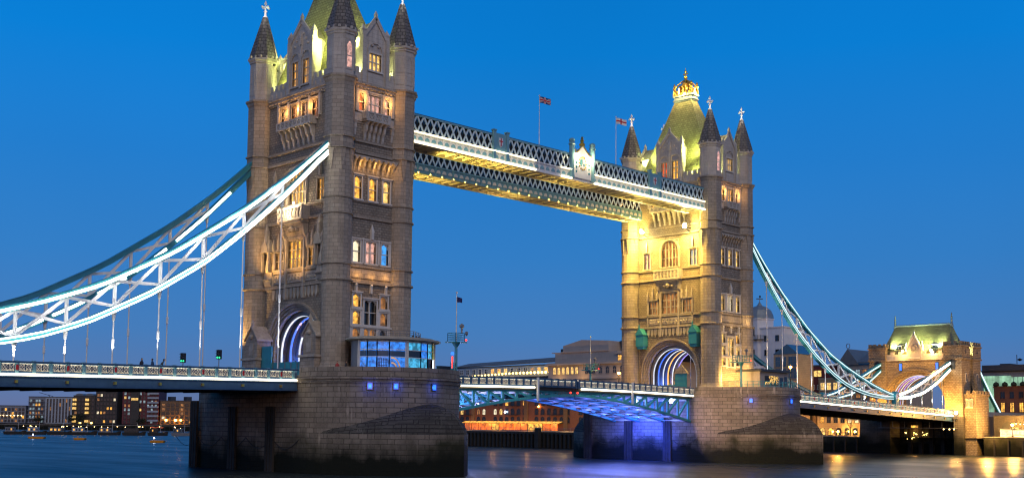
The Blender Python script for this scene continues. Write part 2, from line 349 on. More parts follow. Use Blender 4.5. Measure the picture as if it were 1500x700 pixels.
# ---------------------------------------------------------------- river, banks, land
SPAN = 82.3                      # between the two tower centres; the bridge runs along X, the river along Y
BANK = [(175,-420),(175,26),(152,60),(150,152),(190,250),(306,480),(306,552),(211,648),(148,711),(-100,960),(-500,1400)]
def make_ground():
    m, nt, N, Lk, b = nodes('river_water'); S(b, base=(.012, .030, .045), rough=.13, spec=.3); b.inputs['IOR'].default_value = 1.3
    geo = N.new('ShaderNodeNewGeometry')
    # long soft swells, drawn out along the stream
    n1 = noise(N, Lk, geo.outputs['Position'], .10, 4, .55, (1.6, .35, 1)); n2 = noise(N, Lk, geo.outputs['Position'], .75, 3, .6, (1.3, .5, 1))
    h = N.new('ShaderNodeMath'); h.operation = 'MULTIPLY_ADD'; Lk.new(n2, h.inputs[0]); h.inputs[1].default_value = .03; Lk.new(n1, h.inputs[2])
    bp = N.new('ShaderNodeBump'); bp.inputs['Strength'].default_value = .45; bp.inputs['Distance'].default_value = .8
    Lk.new(h.outputs[0], bp.inputs['Height']); Lk.new(bp.outputs[0], b.inputs['Normal'])
    n3 = noise(N, Lk, geo.outputs['Position'], .035, 4, .6, (2.2, .5, 1))
    Lk.new(rng(N, Lk, n3, .3, .7, .24, .42), b.inputs['Roughness'])
    Lk.new(mixc(N, Lk, rng(N, Lk, n3, .35, .7), (.030, .038, .040), (.016, .026, .032)), b.inputs['Base Color'])
    MATS['river_water'] = m
    mb = MB(); mb.add([(-3000,-3000,0),(5000,-3000,0),(5000,5000,0),(-3000,5000,0)], [(0,1,2,3)])
    tag(mb.build('river_water', 'river_water'), kind='structure')
    mb = MB(); far = [(-400,4500),(4500,4500),(4500,-3000),(175,-3000)]
    mb.add([(x,y,4.0) for x, y in BANK]+[(x,y,4.0) for x, y in far], [tuple(range(len(BANK)+4))[::-1]])
    tag(mb.build('land', 'earth'), kind='structure')
    # quay walls: one per reach of the bank
    def quay(pts, label, zt, mat='quay_stone', th=1.2):
        mb = MB()
        for (x0, y0), (x1, y1) in zip(pts, pts[1:]):
            d = Vector((x1-x0, y1-y0)).normalized(); nx, ny = -d.y, d.x
            mb.prism([(x0+nx*.2, y0+ny*.2),(x1+nx*.2, y1+ny*.2),(x1-nx*th, y1-ny*th),(x0-nx*th, y0-ny*th)], -1, zt)
        c = pts[0]; t = thing('quay_wall', (c[0], c[1], 0), label, 'quay wall')
        mb.build('wall', mat, t)
        mb = MB()
        for (x0, y0), (x1, y1) in zip(pts, pts[1:]):
            d = Vector((x1-x0, y1-y0)); L = d.length; d.normalize(); nx, ny = -d.y, d.x
            mb.bar((x0-nx*.3, y0-ny*.3, zt+.12), (x1-nx*.3, y1-ny*.3, zt+.12), 1.3, .22)
        mb.build('coping', 'concrete', t)
        mb = MB()
        for (x0, y0), (x1, y1) in zip(pts, pts[1:]):
            d = Vector((x1-x0, y1-y0)); L = d.length; d.normalize(); nx, ny = -d.y, d.x
            for k in range(int(L/3.2)):
                p = Vector((x0, y0))+d*(1+k*3.2); mb.bar((p.x+nx*.35, p.y+ny*.35, -.8), (p.x+nx*.35, p.y+ny*.35, zt-.5), .35, .3, (nx, ny, 0))
        mb.build('fender_piles', 'dark_timber', t)
    quay([(175,-180),(175,-16.5)], 'dark weedy quay wall right of the gatehouse at the far end of the bridge', 4.2)
    quay([(175,14.5),(175,26),(152,60)], 'dark weedy quay wall under the orange lit houses behind the far pier', 3.9)
    quay([(152,60),(150,152),(190,250)], 'dark quay wall behind the timber jetty below the brick warehouse', 4.2)
    quay([(190,250),(306,480),(306,552),(211,648),(148,711),(-100,960)], 'low far quay across the wide water left of the near pier', 3.2)
make_ground()

# ---------------------------------------------------------------- piers
def ogive(x0, y0, side, n=14, hw=10.5, ys=14.0, tip=28.1):
    """pointed cutwater outline from +hw round the tip to -hw (side -1: towards -Y)"""
    L = []; 
    for i in range(n+1):
        t = i/n; L.append((hw*(1-t**1.6), ys+(tip-ys)*t))
    pts = L+[(-x, y) for x, y in L[-2::-1]]
    return [(x0+x, y0+side*y) for x, y in pts]
def make_pier(cx, label, lights):
    t = thing('bridge_pier', (cx, 0, 0), label, 'bridge pier', 'piers of the bridge')
    def plan(r, n=22):
        k = r-10.65
        return [(cx+(10.65+k)*math.cos(a), -11.4+(10.65+k)*math.sin(a)) for a in lin(-PI, 0, n)]+[(cx+(10.65+k)*math.cos(a), 11.4+(10.65+k)*math.sin(a)) for a in lin(0, PI, n)]
    mb = MB(); mb.prism(plan(10.65), -2, 11.05); mb.build('drum', 'pier_granite', t)
    mb = MB()
    for r, z0, z1 in ((10.85,11.05,11.25),(10.72,11.25,11.5),(10.95,11.5,11.68),(10.75,11.68,12.0)): mb.prism(plan(r), z0, z1)
    mb.build('moulding', 'pier_granite', t)
    # parapet ring
    mb = MB(); P = plan(10.68); Q = plan(10.1); n = len(P)
    vs = [(x,y,12.0) for x,y in P]+[(x,y,12.0) for x,y in Q]+[(x,y,12.95) for x,y in P]+[(x,y,12.95) for x,y in Q]; fs = []
    for i in range(n):
        j = (i+1) % n; fs += [(i,j,2*n+j,2*n+i),(n+j,n+i,3*n+i,3*n+j),(2*n+i,2*n+j,3*n+j,3*n+i)]
    # leave the roadway open between the ends
    keep = [f for f in fs if not all(abs(vs[i][1]) < 11.5 and abs(abs(vs[i][0]-cx)-10.5) < .9 for i in f)]
    mb.add(vs, keep)
    for sx in (-1, 1):
        for sy in (-1, 1): mb.box(cx+sx*10.68 if sx < 0 else cx+10.1, cx+sx*10.1 if sx < 0 else cx+10.68, *sorted((sy*9.6, sy*11.42)), 12.0, 12.95)
    mb.build('parapet', 'pier_granite', t)
    for side in (-1, 1):
        O = ogive(cx, 0, side); n = len(O)
        mb = MB(); mb.prism(O, -2, 4.9); mb.build('cutwater', 'pier_granite', t)
        ax, ay, az = cx, side*21.6, 8.6; vs = []; fs = []; K = 8
        for k in range(K+1):
            s = k/K; q = 1-math.cos(s*PI/2); q = .65*q+.35*s
            for x, y in O: vs.append((x+(ax-x)*q, y+(ay-y)*q, 4.9+(az-4.9)*math.sin(s*PI/2)))
        for k in range(K):
            for i in range(n-1): fs.append((k*n+i, k*n+i+1, (k+1)*n+i+1, (k+1)*n+i))
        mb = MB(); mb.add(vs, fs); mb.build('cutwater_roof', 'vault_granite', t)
    # blue lamps let into the drum
    proto = None
    for x, y in lights:
        a = math.atan2(y+11.4, x); nx, ny = math.cos(a), math.sin(a); px, py = cx+10.66*nx, -11.4+10.66*ny
        b = MB(Matrix.Translation((px,py,10.62)) @ Matrix.Rotation(a+PI/2, 4, 'Z')); b.box(-.34,.34,-.16,.12,-.42,.42); f = b.build('lamp_frame', 'blue_glass', t)
        b = MB(Matrix.Translation((px,py,10.62)) @ Matrix.Rotation(a+PI/2, 4, 'Z')); b.box(-.22,.22,-.20,-.161,-.30,.30); b.build('blue_lamp', 'bulb_blue', f); lamp('POINT', (px+nx*.6, py+ny*.6, 10.62), (.02,.10,1), 60, .15)
    # mooring chains hung in loops, low on the drum and cutwater
    mb = MB(); prev = None
    for k in range(0, 6):
        y = -10+k*6.0
        if k < 5:
            pts = [(cx-10.75, y+6*s, 4.2-1.3*math.sin(PI*s)) for s in lin(0, 1, 9)]
            mb.tube(pts, .04, 5)
    mb.build('mooring_chain', 'black_iron', t)
    # timber fenders on the roadway-side flank
    for y in (15.0, 5.2, -3.6):
        mb = MB(); sx = -1
        for q in range(3): mb.box(cx-10.98, cx-10.66, y-.9+q*.62, y-.9+q*.62+.5, -1, 9.0 if y > 10 else 8.2)
        mb.build('timber_fender', 'dark_timber', t)
    return t
make_pier(0, 'nearer stone pier with three blue lamps and a dark domed cutwater', [(-7.2,-19.2),(-4.69,-20.96),(0.38,-22.04)])
make_pier(SPAN, 'farther stone pier with two blue lamps, washed with blue light on one flank', [(-7.58,-18.88),(-0.13,-22.05)])

# ---------------------------------------------------------------- towers
ZB = 11.9        # level of the roadway at the towers
def face_m(cx, ang): return Matrix.Translation((cx, 0, 0)) @ Matrix.Rotation(ang, 4, 'Z')
def window(root, fm, u0, u1, z0, z1, y, nl, tr, pane, trim='white_trim', deep=.42, surround=.2, hood=True):
    """frame, mullions, pointed heads and a pane set back in its opening; facing -Y before fm"""
    mb = MB(fm); s = surround; p = .13
    mb.box(u0-s, u0, y-p, y+.2, z0-.05, z1); mb.box(u1, u1+s, y-p, y+.2, z0-.05, z1)
    mb.box(u0-s, u1+s, y-p-.02, y+.2, z1, z1+s); mb.box(u0-s-.1, u1+s+.1, y-p-.12, y+.2, z0-.28, z0-.05)
    if hood: mb.box(u0-s-.12, u1+s+.12, y-p-.14, y+.05, z1+s, z1+s+.16)
    w = (u1-u0)/nl
    for i in range(1, nl): mb.box(u0+i*w-.07, u0+i*w+.07, y+.06, y+.34, z0-.05, z1)
    for k in range(tr):
        zt = z0+(z1-z0)*(k+1)/(tr+1); mb.box(u0, u1, y+.08, y+.32, zt-.06, zt+.06)
    hh = min(.75, w*.6)
    for i in range(nl):
        a, b = u0+i*w, u0+(i+1)*w; c = (a+b)/2
        mb.extr([(a,y+.1,z1),(a,y+.1,z1-hh),(a+.12*w,y+.1,z1-hh*.45),(c,y+.1,z1)], (0,.2,0)); mb.extr([(c,y+.1,z1),(b-.12*w,y+.1,z1-hh*.45),(b,y+.1,z1-hh),(b,y+.1,z1)], (0,.2,0))
    f = mb.build('window', trim, root)
    mb = MB(fm); mb.add([(u0,y+deep,z0-.05),(u1,y+deep,z0-.05),(u1,y+deep,z1),(u0,y+deep,z1)], [(0,1,2,3)]); mb.build('pane', pane, f)
    return f
def arc(hw, zs, n=24): return [(hw*math.cos(a), zs+hw*math.sin(a)) for a in lin(0, PI, n)]
def arch_wall(mb, y, hw, zs, u1, z0, z1):
    """sheet facing -Y from -u1 to u1 with a round-headed opening"""
    A = arc(hw, zs)
    for (a, za), (b, zb) in zip(A, A[1:]): mb.add([(b,y,zb),(a,y,za),(a,y,z1),(b,y,z1)], [(0,1,2,3)])
    for s in (-1, 1): 
        q = [(s*hw,y,z0),(s*u1,y,z0),(s*u1,y,z1),(s*hw,y,z1)]; mb.add(q, [(0,1,2,3) if s > 0 else (3,2,1,0)])
def arch_ring(mb, y0, y1, r0, r1, zs, zb):
    """a moulded order of an arch: band from radius r0 to r1 between depths y0,y1, with its legs"""
    A = arc(r0, zs); B = arc(r1, zs); n = len(A); vs = []; fs = []
    A = [(r0, zb)]+A+[(-r0, zb)]; B = [(r1, zb)]+B+[(-r1, zb)]; n = len(A)
    for (a, za), (b, zb_) in zip(A, B): vs += [(a,y0,za),(b,y0,zb_),(b,y1,zb_),(a,y1,za)]
    for i in range(n-1):
        for j in range(4): fs.append((i*4+j, i*4+(j+1)%4, i*4+4+(j+1)%4, i*4+4+j))
    mb.add(vs, fs)
def corbel(mb, u, w, y, z0, z1, out):
    """a scrolled bracket facing -Y growing from nothing at z0 to `out` at z1"""
    pr = [(0, z0), (-.12*out, z0+.12*(z1-z0)), (-.22*out, z0+.4*(z1-z0)), (-.5*out, z0+.55*(z1-z0)), (-.62*out, z0+.82*(z1-z0)), (-out, z1-.02*(z1-z0)), (-out, z1), (0, z1)]
    mb.extr([(u-w/2, y+a, z) for a, z in pr], (w, 0, 0))
def pinnacle(mb, u, y, z0, h, w):
    mb.box(u-w/2, u+w/2, y-w/2, y+w/2, z0, z0+h*.45)
    mb.add([(u-w*.62,y-w*.62,z0+h*.45),(u+w*.62,y-w*.62,z0+h*.45),(u+w*.62,y+w*.62,z0+h*.45),(u-w*.62,y+w*.62,z0+h*.45),(u,y,z0+h)], [(0,1,4),(1,2,4),(2,3,4),(3,0,4),(3,2,1,0)])
def make_finial(root, x, y, z, k=1.0):
    mb = MB(); mb.lathe([(.30*k,z),(.34*k,z+.14*k),(.16*k,z+.3*k),(.13*k,z+.8*k),(.30*k,z+.95*k),(.13*k,z+1.1*k),(.10*k,z+1.9*k),(.22*k,z+2.05*k),(.01,z+2.6*k)], x, y, 8)
    c = z+1.55*k
    for dx, dy in ((1,0),(-1,0),(0,1),(0,-1)):
        mb.bar((x,y,c), (x+dx*.52*k,y+dy*.52*k,c), .17*k, .17*k); mb.ball((x+dx*.56*k,y+dy*.56*k,c), .17*k, 8)
    return mb.build('finial', 'white_paint', root)
def make_tower(cx, label, near):
    t = thing('bridge_tower', (cx, 0, ZB), label, 'bridge tower', 'towers of the bridge')
    WY, WX, TX, TY, R = 9.70, 5.02, 5.06, 9.08, 1.85
    FY = {'-Y': face_m(cx, 0), '+Y': face_m(cx, PI)}; FX = {'-X': face_m(cx, -PI/2), '+X': face_m(cx, PI/2)}
    rnd = random.Random(11 if near else 5)
    # ---- river faces
    for nm, fm in FY.items():
        P = (lambda a, b: a) if True else None
        lit = nm == '-Y'
        W = []      # u0,u1,z0,z1,lights,transoms,pane
        g = (['window_amber','window_dim','window_amber','window_dim','dark_glass','window_dim','window_amber','window_dim'] if near else ['window_gold','window_amber','window_gold','window_gold','window_gold','window_amber','window_gold','window_gold'])
        W += [(-2.85,-1.65,21.2,22.8,1,0,g[0]),(1.65,2.85,21.2,22.8,1,0,g[1]),(-2.85,-1.65,18.95,20.6,1,0,g[2]),(1.65,2.85,18.95,20.6,1,0,g[3]),
              (-1.0,1.0,18.95,22.1,2,1,g[4]),(-2.85,-1.65,17.15,18.4,1,0,g[5]),(-1.0,1.0,17.0,18.4,2,0,g[7]),(1.65,2.85,17.15,18.4,1,0,'dark_glass')]
        m3 = ['window_pale','window_pink','window_blue'] if near else ['window_gold','window_pale','window_gold']
        W += [(-3.05,-1.85,27.0,29.75,1,1,m3[0]),(-.95,.75,27.0,29.75,2,1,m3[1]),(1.65,2.85,27.0,29.75,1,1,m3[2])]
        W += [(-3.0,-1.85,35.3,38.2,1,1,'window_amber' if near else 'window_gold'),(-.6,.6,35.3,38.2,1,1,'window_amber' if near else 'window_gold'),(1.75,2.9,35.3,38.2,1,1,'window_gold')]
        W += [(-2.55,-1.7,47.0,49.35,1,1,'window_red' if near else 'window_amber'),(-1.1,1.1,47.0,49.35,3,1,'window_pink' if near else 'window_amber'),(1.7,2.55,47.0,49.35,1,1,'window_pink')]
        mb = MB(fm); mb.wall(-4.2, 4.2, ZB-1.5, 50.7, WY*-1, [w[:4] for w in W]); mb.build('wall', 'tower_rubble' if near else 'tower_rubble', t)
        for u0, u1, z0, z1, nl, tr, pane in W:
            window(t, fm, u0, u1, z0, z1, -WY, nl, tr, pane)
        # bands, bracket row, canopy corbels, balcony
        mb = MB(fm)
        for z, hgt, o in ((24.4,.42,.28),(26.45,.34,.22),(32.9,.36,.22),(35.0,.28,.18),(41.4,.4,.26),(42.9,.34,.24),(45.3,.2,.12)): mb.box(-3.7, 3.7, -WY-o, -WY+.1, z-hgt/2, z+hgt/2); 
        mb.box(-3.7, 3.7, -WY-.12, -WY+.1, 24.9, 26.1); mb.pieces('string_course', 'tower_ashlar', t)
        mb = MB(fm)
        for i in range(9):
            u = -3.2+i*.8; corbel(mb, u, .3, -WY, 38.75, 40.3, .75)
            mb.box(u-.2, u+.2, -WY-.85, -WY+.1, 40.3, 40.6)
        mb.box(-3.6, 3.6, -WY-.8, -WY+.1, 40.6, 40.85); mb.build('bracket_row', 'carved_stone', t)
        mb = MB(fm)
        for u in (-2.45, 2.45, 0): 
            mb.box(u-.16, u+.16, -WY-.3, -WY+.1, 22.9 if u else 23.0, 23.9); mb.ball((u, -WY-.2, 24.0), .24, 8)
        pinnacle(mb, -.1, -WY-.25, 30.1, 2.1, .42)
        for u in (-3.25, -1.4, 1.2, 3.1): mb.box(u-.14, u+.14, -WY-.16, -WY+.1, 26.9, 30.2)
        for u in (-3.2, -1.32, 1.32, 3.2): mb.box(u-.12, u+.12, -WY-.14, -WY+.1, 16.6, 21.0)
        mb.box(-3.4, 4.4, -WY-.3, -WY+.1, 18.55, 18.75)
        mb.pieces('window_dressing', 'white_trim', t)
        mb = MB(fm)
        for u in (-1.5, -.75, 0, .75, 1.5): corbel(mb, u, .34, -WY, 43.1, 45.55, 1.0)
        mb.box(-1.95, 1.95, -WY-1.1, -WY+.1, 45.55, 45.8)
        for u in (-1.75, 0-.6, .6, 1.75): mb.box(u-.16, u+.16, -WY-1.1, -WY-.8, 45.8, 46.65)
        mb.box(-1.95, 1.95, -WY-1.12, -WY-.78, 46.6, 46.8); mb.box(-1.8, 1.8, -WY-.98, -WY-.9, 45.8, 46.6)
        for s in (-1, 1): mb.box(s*1.95-.17, s*1.95+.17, -WY-1.0, -WY+.1, 45.8, 46.75)
        for i in range(7): mb.bar((-1.6+i*.46, -WY-1.02, 45.85), (-1.14+i*.46-.0, -WY-1.02, 46.55), .09, .09); mb.bar((-1.14+i*.46, -WY-1.02, 45.85), (-1.6+i*.46, -WY-1.02, 46.55), .115, .09)
        mb.build('balcony', 'pale_ashlar', t)
        mb = MB(fm)
        for u in (-3.0, -1.4, 1.4, 3.0): mb.box(u-.2, u+.2, -WY-.35, -WY+.1, 46.8, 49.75)
        for s in (-1, 1):
            mb.box(*sorted((s*2.0, s*3.3)), -WY-.2, -WY+.1, 45.5, 46.6); corbel(mb, s*3.1, .4, -WY, 43.6, 45.5, .4)
        mb.pieces('bay_pilaster', 'pale_ashlar', t)
        # dormer gable
        hw, zsh, zap = 1.75, 57.5, 59.95
        holes = [(-1.0,1.0,52.75,55.0)]
        mb = MB(fm); mb.wall(-hw, hw, 50.7, 56.0, -WY, holes)
        mb.add([(-hw,-WY,56),(hw,-WY,56),(hw,-WY,57.3),(0,-WY,59.7),(-hw,-WY,57.3)], [(0,1,2,3,4)])
        for s in (-1, 1): mb.box(*sorted((s*hw, s*(hw-.25))), -WY+.01, -WY+2.5, 50.7, 57.3)
        g_ = mb.build('gable', 'pale_ashlar', t)
        window(t, fm, -1.0, 1.0, 52.75, 55.0, -WY, 3, 1, 'window_gold', hood=False)
        mb = MB(fm)
        for s in (-1, 1):
            mb.bar((s*(hw+.25),-WY-.05,57.1), (0,-WY-.05,59.9), .5, .28, (0,-1,0)); mb.box(*sorted((s*hw-.05*s, s*(hw+.5))), -WY-.3, -WY+.5, 50.7, 57.3)
            pinnacle(mb, s*(hw+.25), -WY+.1, 57.2, 1.6, .55)
        arch_ring(mb, -WY-.16, -WY+.05, 1.12, 1.3, 55.3, 55.2); pinnacle(mb, 0, -WY, 59.8, 1.2, .35)
        for i in range(3): mb.ball((-.5+.5*i, -WY-.05, 56.1+(.35 if i == 1 else 0)), .22, 6)
        mb.box(-1.2, 1.2, -WY-.14, -WY+.05, 50.9, 52.3)
        mb.build('gable_trim', 'pale_ashlar', g_)
        mb = MB(fm); e = 5.0
        mb.add([(-hw,-WY+.1,57.2),(0,-WY+.1,59.6),(hw,-WY+.1,57.2),(-hw,-WY+e,57.2),(0,-WY+e,59.6),(hw,-WY+e,57.2)], [(0,1,4,3),(1,2,5,4)])
        mb.add([(-hw+.1,-WY+.5,50.7),(-hw+.1,-WY+e,50.7),(-hw+.1,-WY+e,57.2),(-hw+.1,-WY+.5,57.2)], [(0,1,2,3)]); mb.add([(hw-.1,-WY+.5,50.7),(hw-.1,-WY+e,50.7),(hw-.1,-WY+e,57.2),(hw-.1,-WY+.5,57.2)], [(3,2,1,0)])
        mb.build('dormer_roof', 'slate', g_)
    # ---- faces over the roadway
    for nm, fm in FX.items():
        inner = (nm == '+X') == near              # looking at the other tower
        y = -WX
        top4 = ['window_pink','window_red','window_pink','window_red'] if near else ['window_amber']*4
        side = ('window_amber' if near else ('window_dim'))
        W = [(-1.85,1.85,26.85,30.5,4,2,side if near else 'window_dim'),(-4.85,-2.95,26.85,29.2,3,1,side),(2.95,4.85,26.85,29.2,3,1,side),
             (-6.0,-4.5,35.4,38.2,2,1,'window_pink' if not near else 'window_amber'),(4.5,6.0,35.4,38.2,2,1,'window_cool' if not near else 'window_amber')]
        W += [(u-.65,u+.65,46.6,49.1,2,1,p) for u, p in zip((-3.66,-1.22,1.22,3.66), top4)]
        bw = (-1.9,1.9,35.5,40.3)
        mb = MB(fm); mb.wall(-8.2, 8.2, 24.4, 50.7, y, [w[:4] for w in W]+[bw]); arch_wall(mb, y, 6.6, 15.5, 8.2, ZB-1.5, 24.4); mb.build('wall', 'tower_rubble', t)
        for u0, u1, z0, z1, nl, tr, pane in W: window(t, fm, u0, u1, z0, z1, y, nl, tr, pane, 'carved_stone')
        # great arched window
        f = window(t, fm, *bw, y, 5, 2, 'window_amber' if near else 'window_dim', 'carved_stone', hood=False)
        mb = MB(fm); arch_ring(mb, y-.3, y+.1, 1.95, 2.3, 38.35, 35.4)
        A = arc(1.95, 38.35, 13)
        for (a, za), (b, zb) in zip(A, A[1:]): mb.add([(b,y-.02,zb),(a,y-.02,za),(a,y-.02,40.6),(b,y-.02,40.6)], [(0,1,2,3)])
        mb.build('arch_head', 'carved_stone', f)
        # receding orders of the road arch
        mb = MB(fm)
        for k, (r0, r1, y0, y1) in enumerate(((6.4,6.72,y-.22,y+.4),(6.1,6.4,y+.08,y+.6),(5.8,6.1,y+.3,y+.8),(5.5,5.8,y+.5,y+1.0))): arch_ring(mb, y0, y1, r0, r1, 15.5, ZB-1.0)
        mb.build('road_arch', 'tower_ashlar', t)
        mb = MB(fm)
        for z, hgt, o in ((24.4,.42,.3),(26.45,.34,.25),(33.2,.36,.24),(35.0,.3,.2),(41.4,.4,.28),(42.9,.34,.24)): mb.box(-7.6, 7.6, y-o, y+.1, z-hgt/2, z+hgt/2)
        mb.pieces('string_course', 'tower_ashlar', t)
        mb = MB(fm)
        for a, b in ((-4.9,-2.2),(-1.9,1.9),(2.2,4.9)):
            mb.box(a, b, y-.12, y+.1, 24.85, 26.1); n = int((b-a)/.65)
            for i in range(n):
                u = a+.35+(b-a-.7)*i/max(1,n-1); mb.ball((u, y-.16, 25.3), .2, 6); mb.ball((u+.15, y-.14, 25.75), .15, 6)
        for s in (-1, 1): mb.box(s*2.05-.18, s*2.05+.18, y-.35, y+.1, 22.6, 31.0); mb.box(s*5.1-.15, s*5.1+.15, y-.25, y+.1, 24.6, 29.6)
        for i in range(13):
            u = -4.9+i*.82; mb.extr([(u-.28,y-.2,24.1),(u+.28,y-.2,24.1),(u+.28,y-.2,23.1),(u,y-.2,22.6),(u-.28,y-.2,23.1)], (0,.25,0))
        mb.build('carved_frieze', 'carved_stone', t)
        # pinnacled heads of the side lights, splayed corbel and balcony over the middle one
        mb = MB(fm)
        for s in (-1, 1):
            for u in (2.8, 3.9, 5.05): pinnacle(mb, s*u, y-.2, 29.4, 2.6 if u == 3.9 else 1.9, .34)
            pinnacle(mb, s*5.25, y-.2, 38.6, 2.2, .36); 
        for k in range(7):
            z0, z1 = 30.7+k*.32, 31.02+k*.32; o = .12+1.05*(k/6)**1.4; mb.box(-2.1-.6*(k/6)**1.5, 2.1+.6*(k/6)**1.5, y-o, y+.1, z0, z1)
        for s in (-1, 1): corbel(mb, s*2.35, .4, y, 29.2, 32.9, 1.3)
        mb.ball((0,y-.75,31.9), .45, 8); mb.ball((-.9,y-.6,31.8), .3, 8); mb.ball((.9,y-.6,31.8), .3, 8)
        mb.pieces('oriel_corbel', 'carved_stone', t)
        mb = MB(fm)
        mb.box(-2.85, 2.85, y-1.35, y+.1, 32.95, 33.25); mb.box(-2.85, 2.85, y-1.35, y-1.05, 34.55, 34.85)
        for i in range(8): mb.box(-2.85+i*.78, -2.61+i*.78, y-1.33, y-1.07, 33.25, 34.55)
        mb.box(-2.7, 2.7, y-1.12, y-1.08, 33.25, 34.55)
        for i in range(7):
            u = -2.35+i*.78; mb.bar((u-.26,y-1.2,33.35), (u+.26,y-1.2,34.45), .1, .1); mb.bar((u+.26,y-1.2,33.35), (u-.26,y-1.2,34.45), .125, .1)
        for s in (-1, 1): mb.box(s*2.75-.12, s*2.75+.12, y-1.05, y+.1, 33.25, 34.8)
        mb.build('lower_balcony', 'pale_ashlar', t)
        mb = MB(fm)
        for i in range(7): corbel(mb, -3.4+i*3.4/3, .36, y, 43.2, 45.7, 1.05)
        mb.box(-3.95, 3.95, y-1.15, y+.1, 45.7, 45.95); mb.box(-3.95, 3.95, y-1.17, y-.85, 46.6, 46.8); mb.box(-3.8, 3.8, y-1.0, y-.92, 45.95, 46.6)
        for i in range(9): mb.box(-3.95+i*.95, -3.72+i*.95, y-1.15, y-.87, 45.95, 46.6)
        for i in range(8):
            u = -3.36+i*.95; mb.bar((u-.3,y-1.05,46.0), (u+.3,y-1.05,46.55), .1, .1); mb.bar((u+.3,y-1.05,46.0), (u-.3,y-1.05,46.55), .125, .1)
        for s in (-1, 1): mb.box(s*3.85-.1, s*3.85+.1, y-.9, y+.1, 45.95, 46.75)
        mb.build('upper_balcony', 'pale_ashlar', t)
        mb = MB(fm)
        for u in (-4.8,-2.44,0,2.44,4.8): mb.box(u-.2, u+.2, y-.32, y+.1, 46.8, 49.75)
        mb.pieces('bay_pilaster', 'pale_ashlar', t)
        # wide two-light gable
        hw = 2.45; zsh = 58.0
        holes = [(-1.95,-.55,51.75,55.1),(.55,1.95,51.75,55.1)]
        mb = MB(fm); mb.wall(-hw, hw, 50.7, 56.0, y, holes)
        mb.add([(-hw,y,56),(hw,y,56),(hw,y,57.9),(0,y,60.5),(-hw,y,57.9)], [(0,1,2,3,4)])
        for s in (-1, 1): mb.box(*sorted((s*hw, s*(hw-.25))), y+.01, y+1.6, 50.7, 57.9)
        g_ = mb.build('gable', 'pale_ashlar', t)
        for h_, p in zip(holes, ('window_amber','window_amber') if near else ('window_red','window_amber')): window(t, fm, *h_, y, 2, 2, p, 'pale_ashlar', hood=False)
        mb = MB(fm)
        for s in (-1, 1):
            mb.bar((s*(hw+.3),y-.06,57.7), (0,y-.06,60.7), .5, .3, (0,-1,0)); mb.box(*sorted((s*(hw-.05), s*(hw+.5))), y-.3, y+.5, 50.7, 58.0); pinnacle(mb, s*(hw+.25), y+.1, 57.9, 1.8, .6)
            arch_ring_u = MB(fm); 
            for (a, za), (b, zb) in zip(arc(.95, 55.4, 10), arc(.95, 55.4, 10)[1:]): mb.bar((s*1.25+a, y-.08, za), (s*1.25+b, y-.08, zb), .2, .24, (0,-1,0))
        mb.box(-.2, .2, y-.2, y+.05, 51.2, 57.2); pinnacle(mb, 0, y-.1, 57.2, 2.0, .5); pinnacle(mb, 0, y, 60.6, 1.2, .35)
        for s in (-1, 1):
            for k in range(3): mb.ball((s*(.55+.5*(2-k)), y-.08, 57.3+k*.75), .2, 6)
        mb.build('gable_trim', 'pale_ashlar', g_)
        mb = MB(fm); e = 3.6
        mb.add([(-hw,y+.1,57.8),(0,y+.1,60.3),(hw,y+.1,57.8),(-hw,y+e,57.8),(0,y+e,60.3),(hw,y+e,57.8)], [(0,1,4,3),(1,2,5,4)])
        for s in (-1, 1): mb.add([(s*(hw-.1),y+.5,50.7),(s*(hw-.1),y+e,50.7),(s*(hw-.1),y+e,57.8),(s*(hw-.1),y+.5,57.8)], [(0,1,2,3) if s < 0 else (3,2,1,0)])
        mb.build('dormer_roof', 'slate', g_)
        if inner:
            for u in (-6.05, 6.05):
                mb = MB(fm); mb.box(u-.85, u+.85, y-1.5, y-.05, 20.9, 23.0)
                mb.extr([(u-1.0,y-1.62,23.0),(u+1.0,y-1.62,23.0),(u,y-1.62,24.3)], (0,1.6,0)); pinnacle(mb, u, y-1.5, 24.2, .9, .2); mb.box(u-.7, u+.7, y-1.3, y-.05, 20.4, 20.9)
                h_ = mb.build('lamp_housing', 'teal_paint', t)
        else:
            for s in (-1, 1):     # canopied niches
                mb = MB(fm); u = s*6.15
                mb.box(u-.95, u+.95, y-.35, y+.1, 25.6, 26.6); corbel(mb, u, 1.5, y, 23.9, 25.6, .9)
                for d in (-.75, .75): mb.box(u+d-.14, u+d+.14, y-.95, y-.6, 26.6, 29.4); pinnacle(mb, u+d, y-.8, 29.4, 1.7, .34)
                mb.extr([(u-.95,y-1.05,29.3),(u+.95,y-1.05,29.3),(u,y-1.05,31.2)], (0,1.1,0)); pinnacle(mb, u, y-.7, 30.8, 2.6, .55)
                mb.lathe([(.36,26.6),(.42,27.2),(.30,28.1),(.16,28.4),(.22,28.65),(.01,28.95)], u, y-.35, 8)
                mb.build('canopied_niche', 'carved_stone', t)
    # ---- vault of the roadway, with light ribs
    mb = MB(); A = [(5.52, ZB-1)]+arc(5.52, 15.5)+[(-5.52, ZB-1)]
    for (a, za), (b, zb) in zip(A, A[1:]): mb.add([(cx-4.3,a,za),(cx+4.3,a,za),(cx+4.3,b,zb),(cx-4.3,b,zb)], [(0,1,2,3)])
    mb.build('vault', 'dark_brick', t)
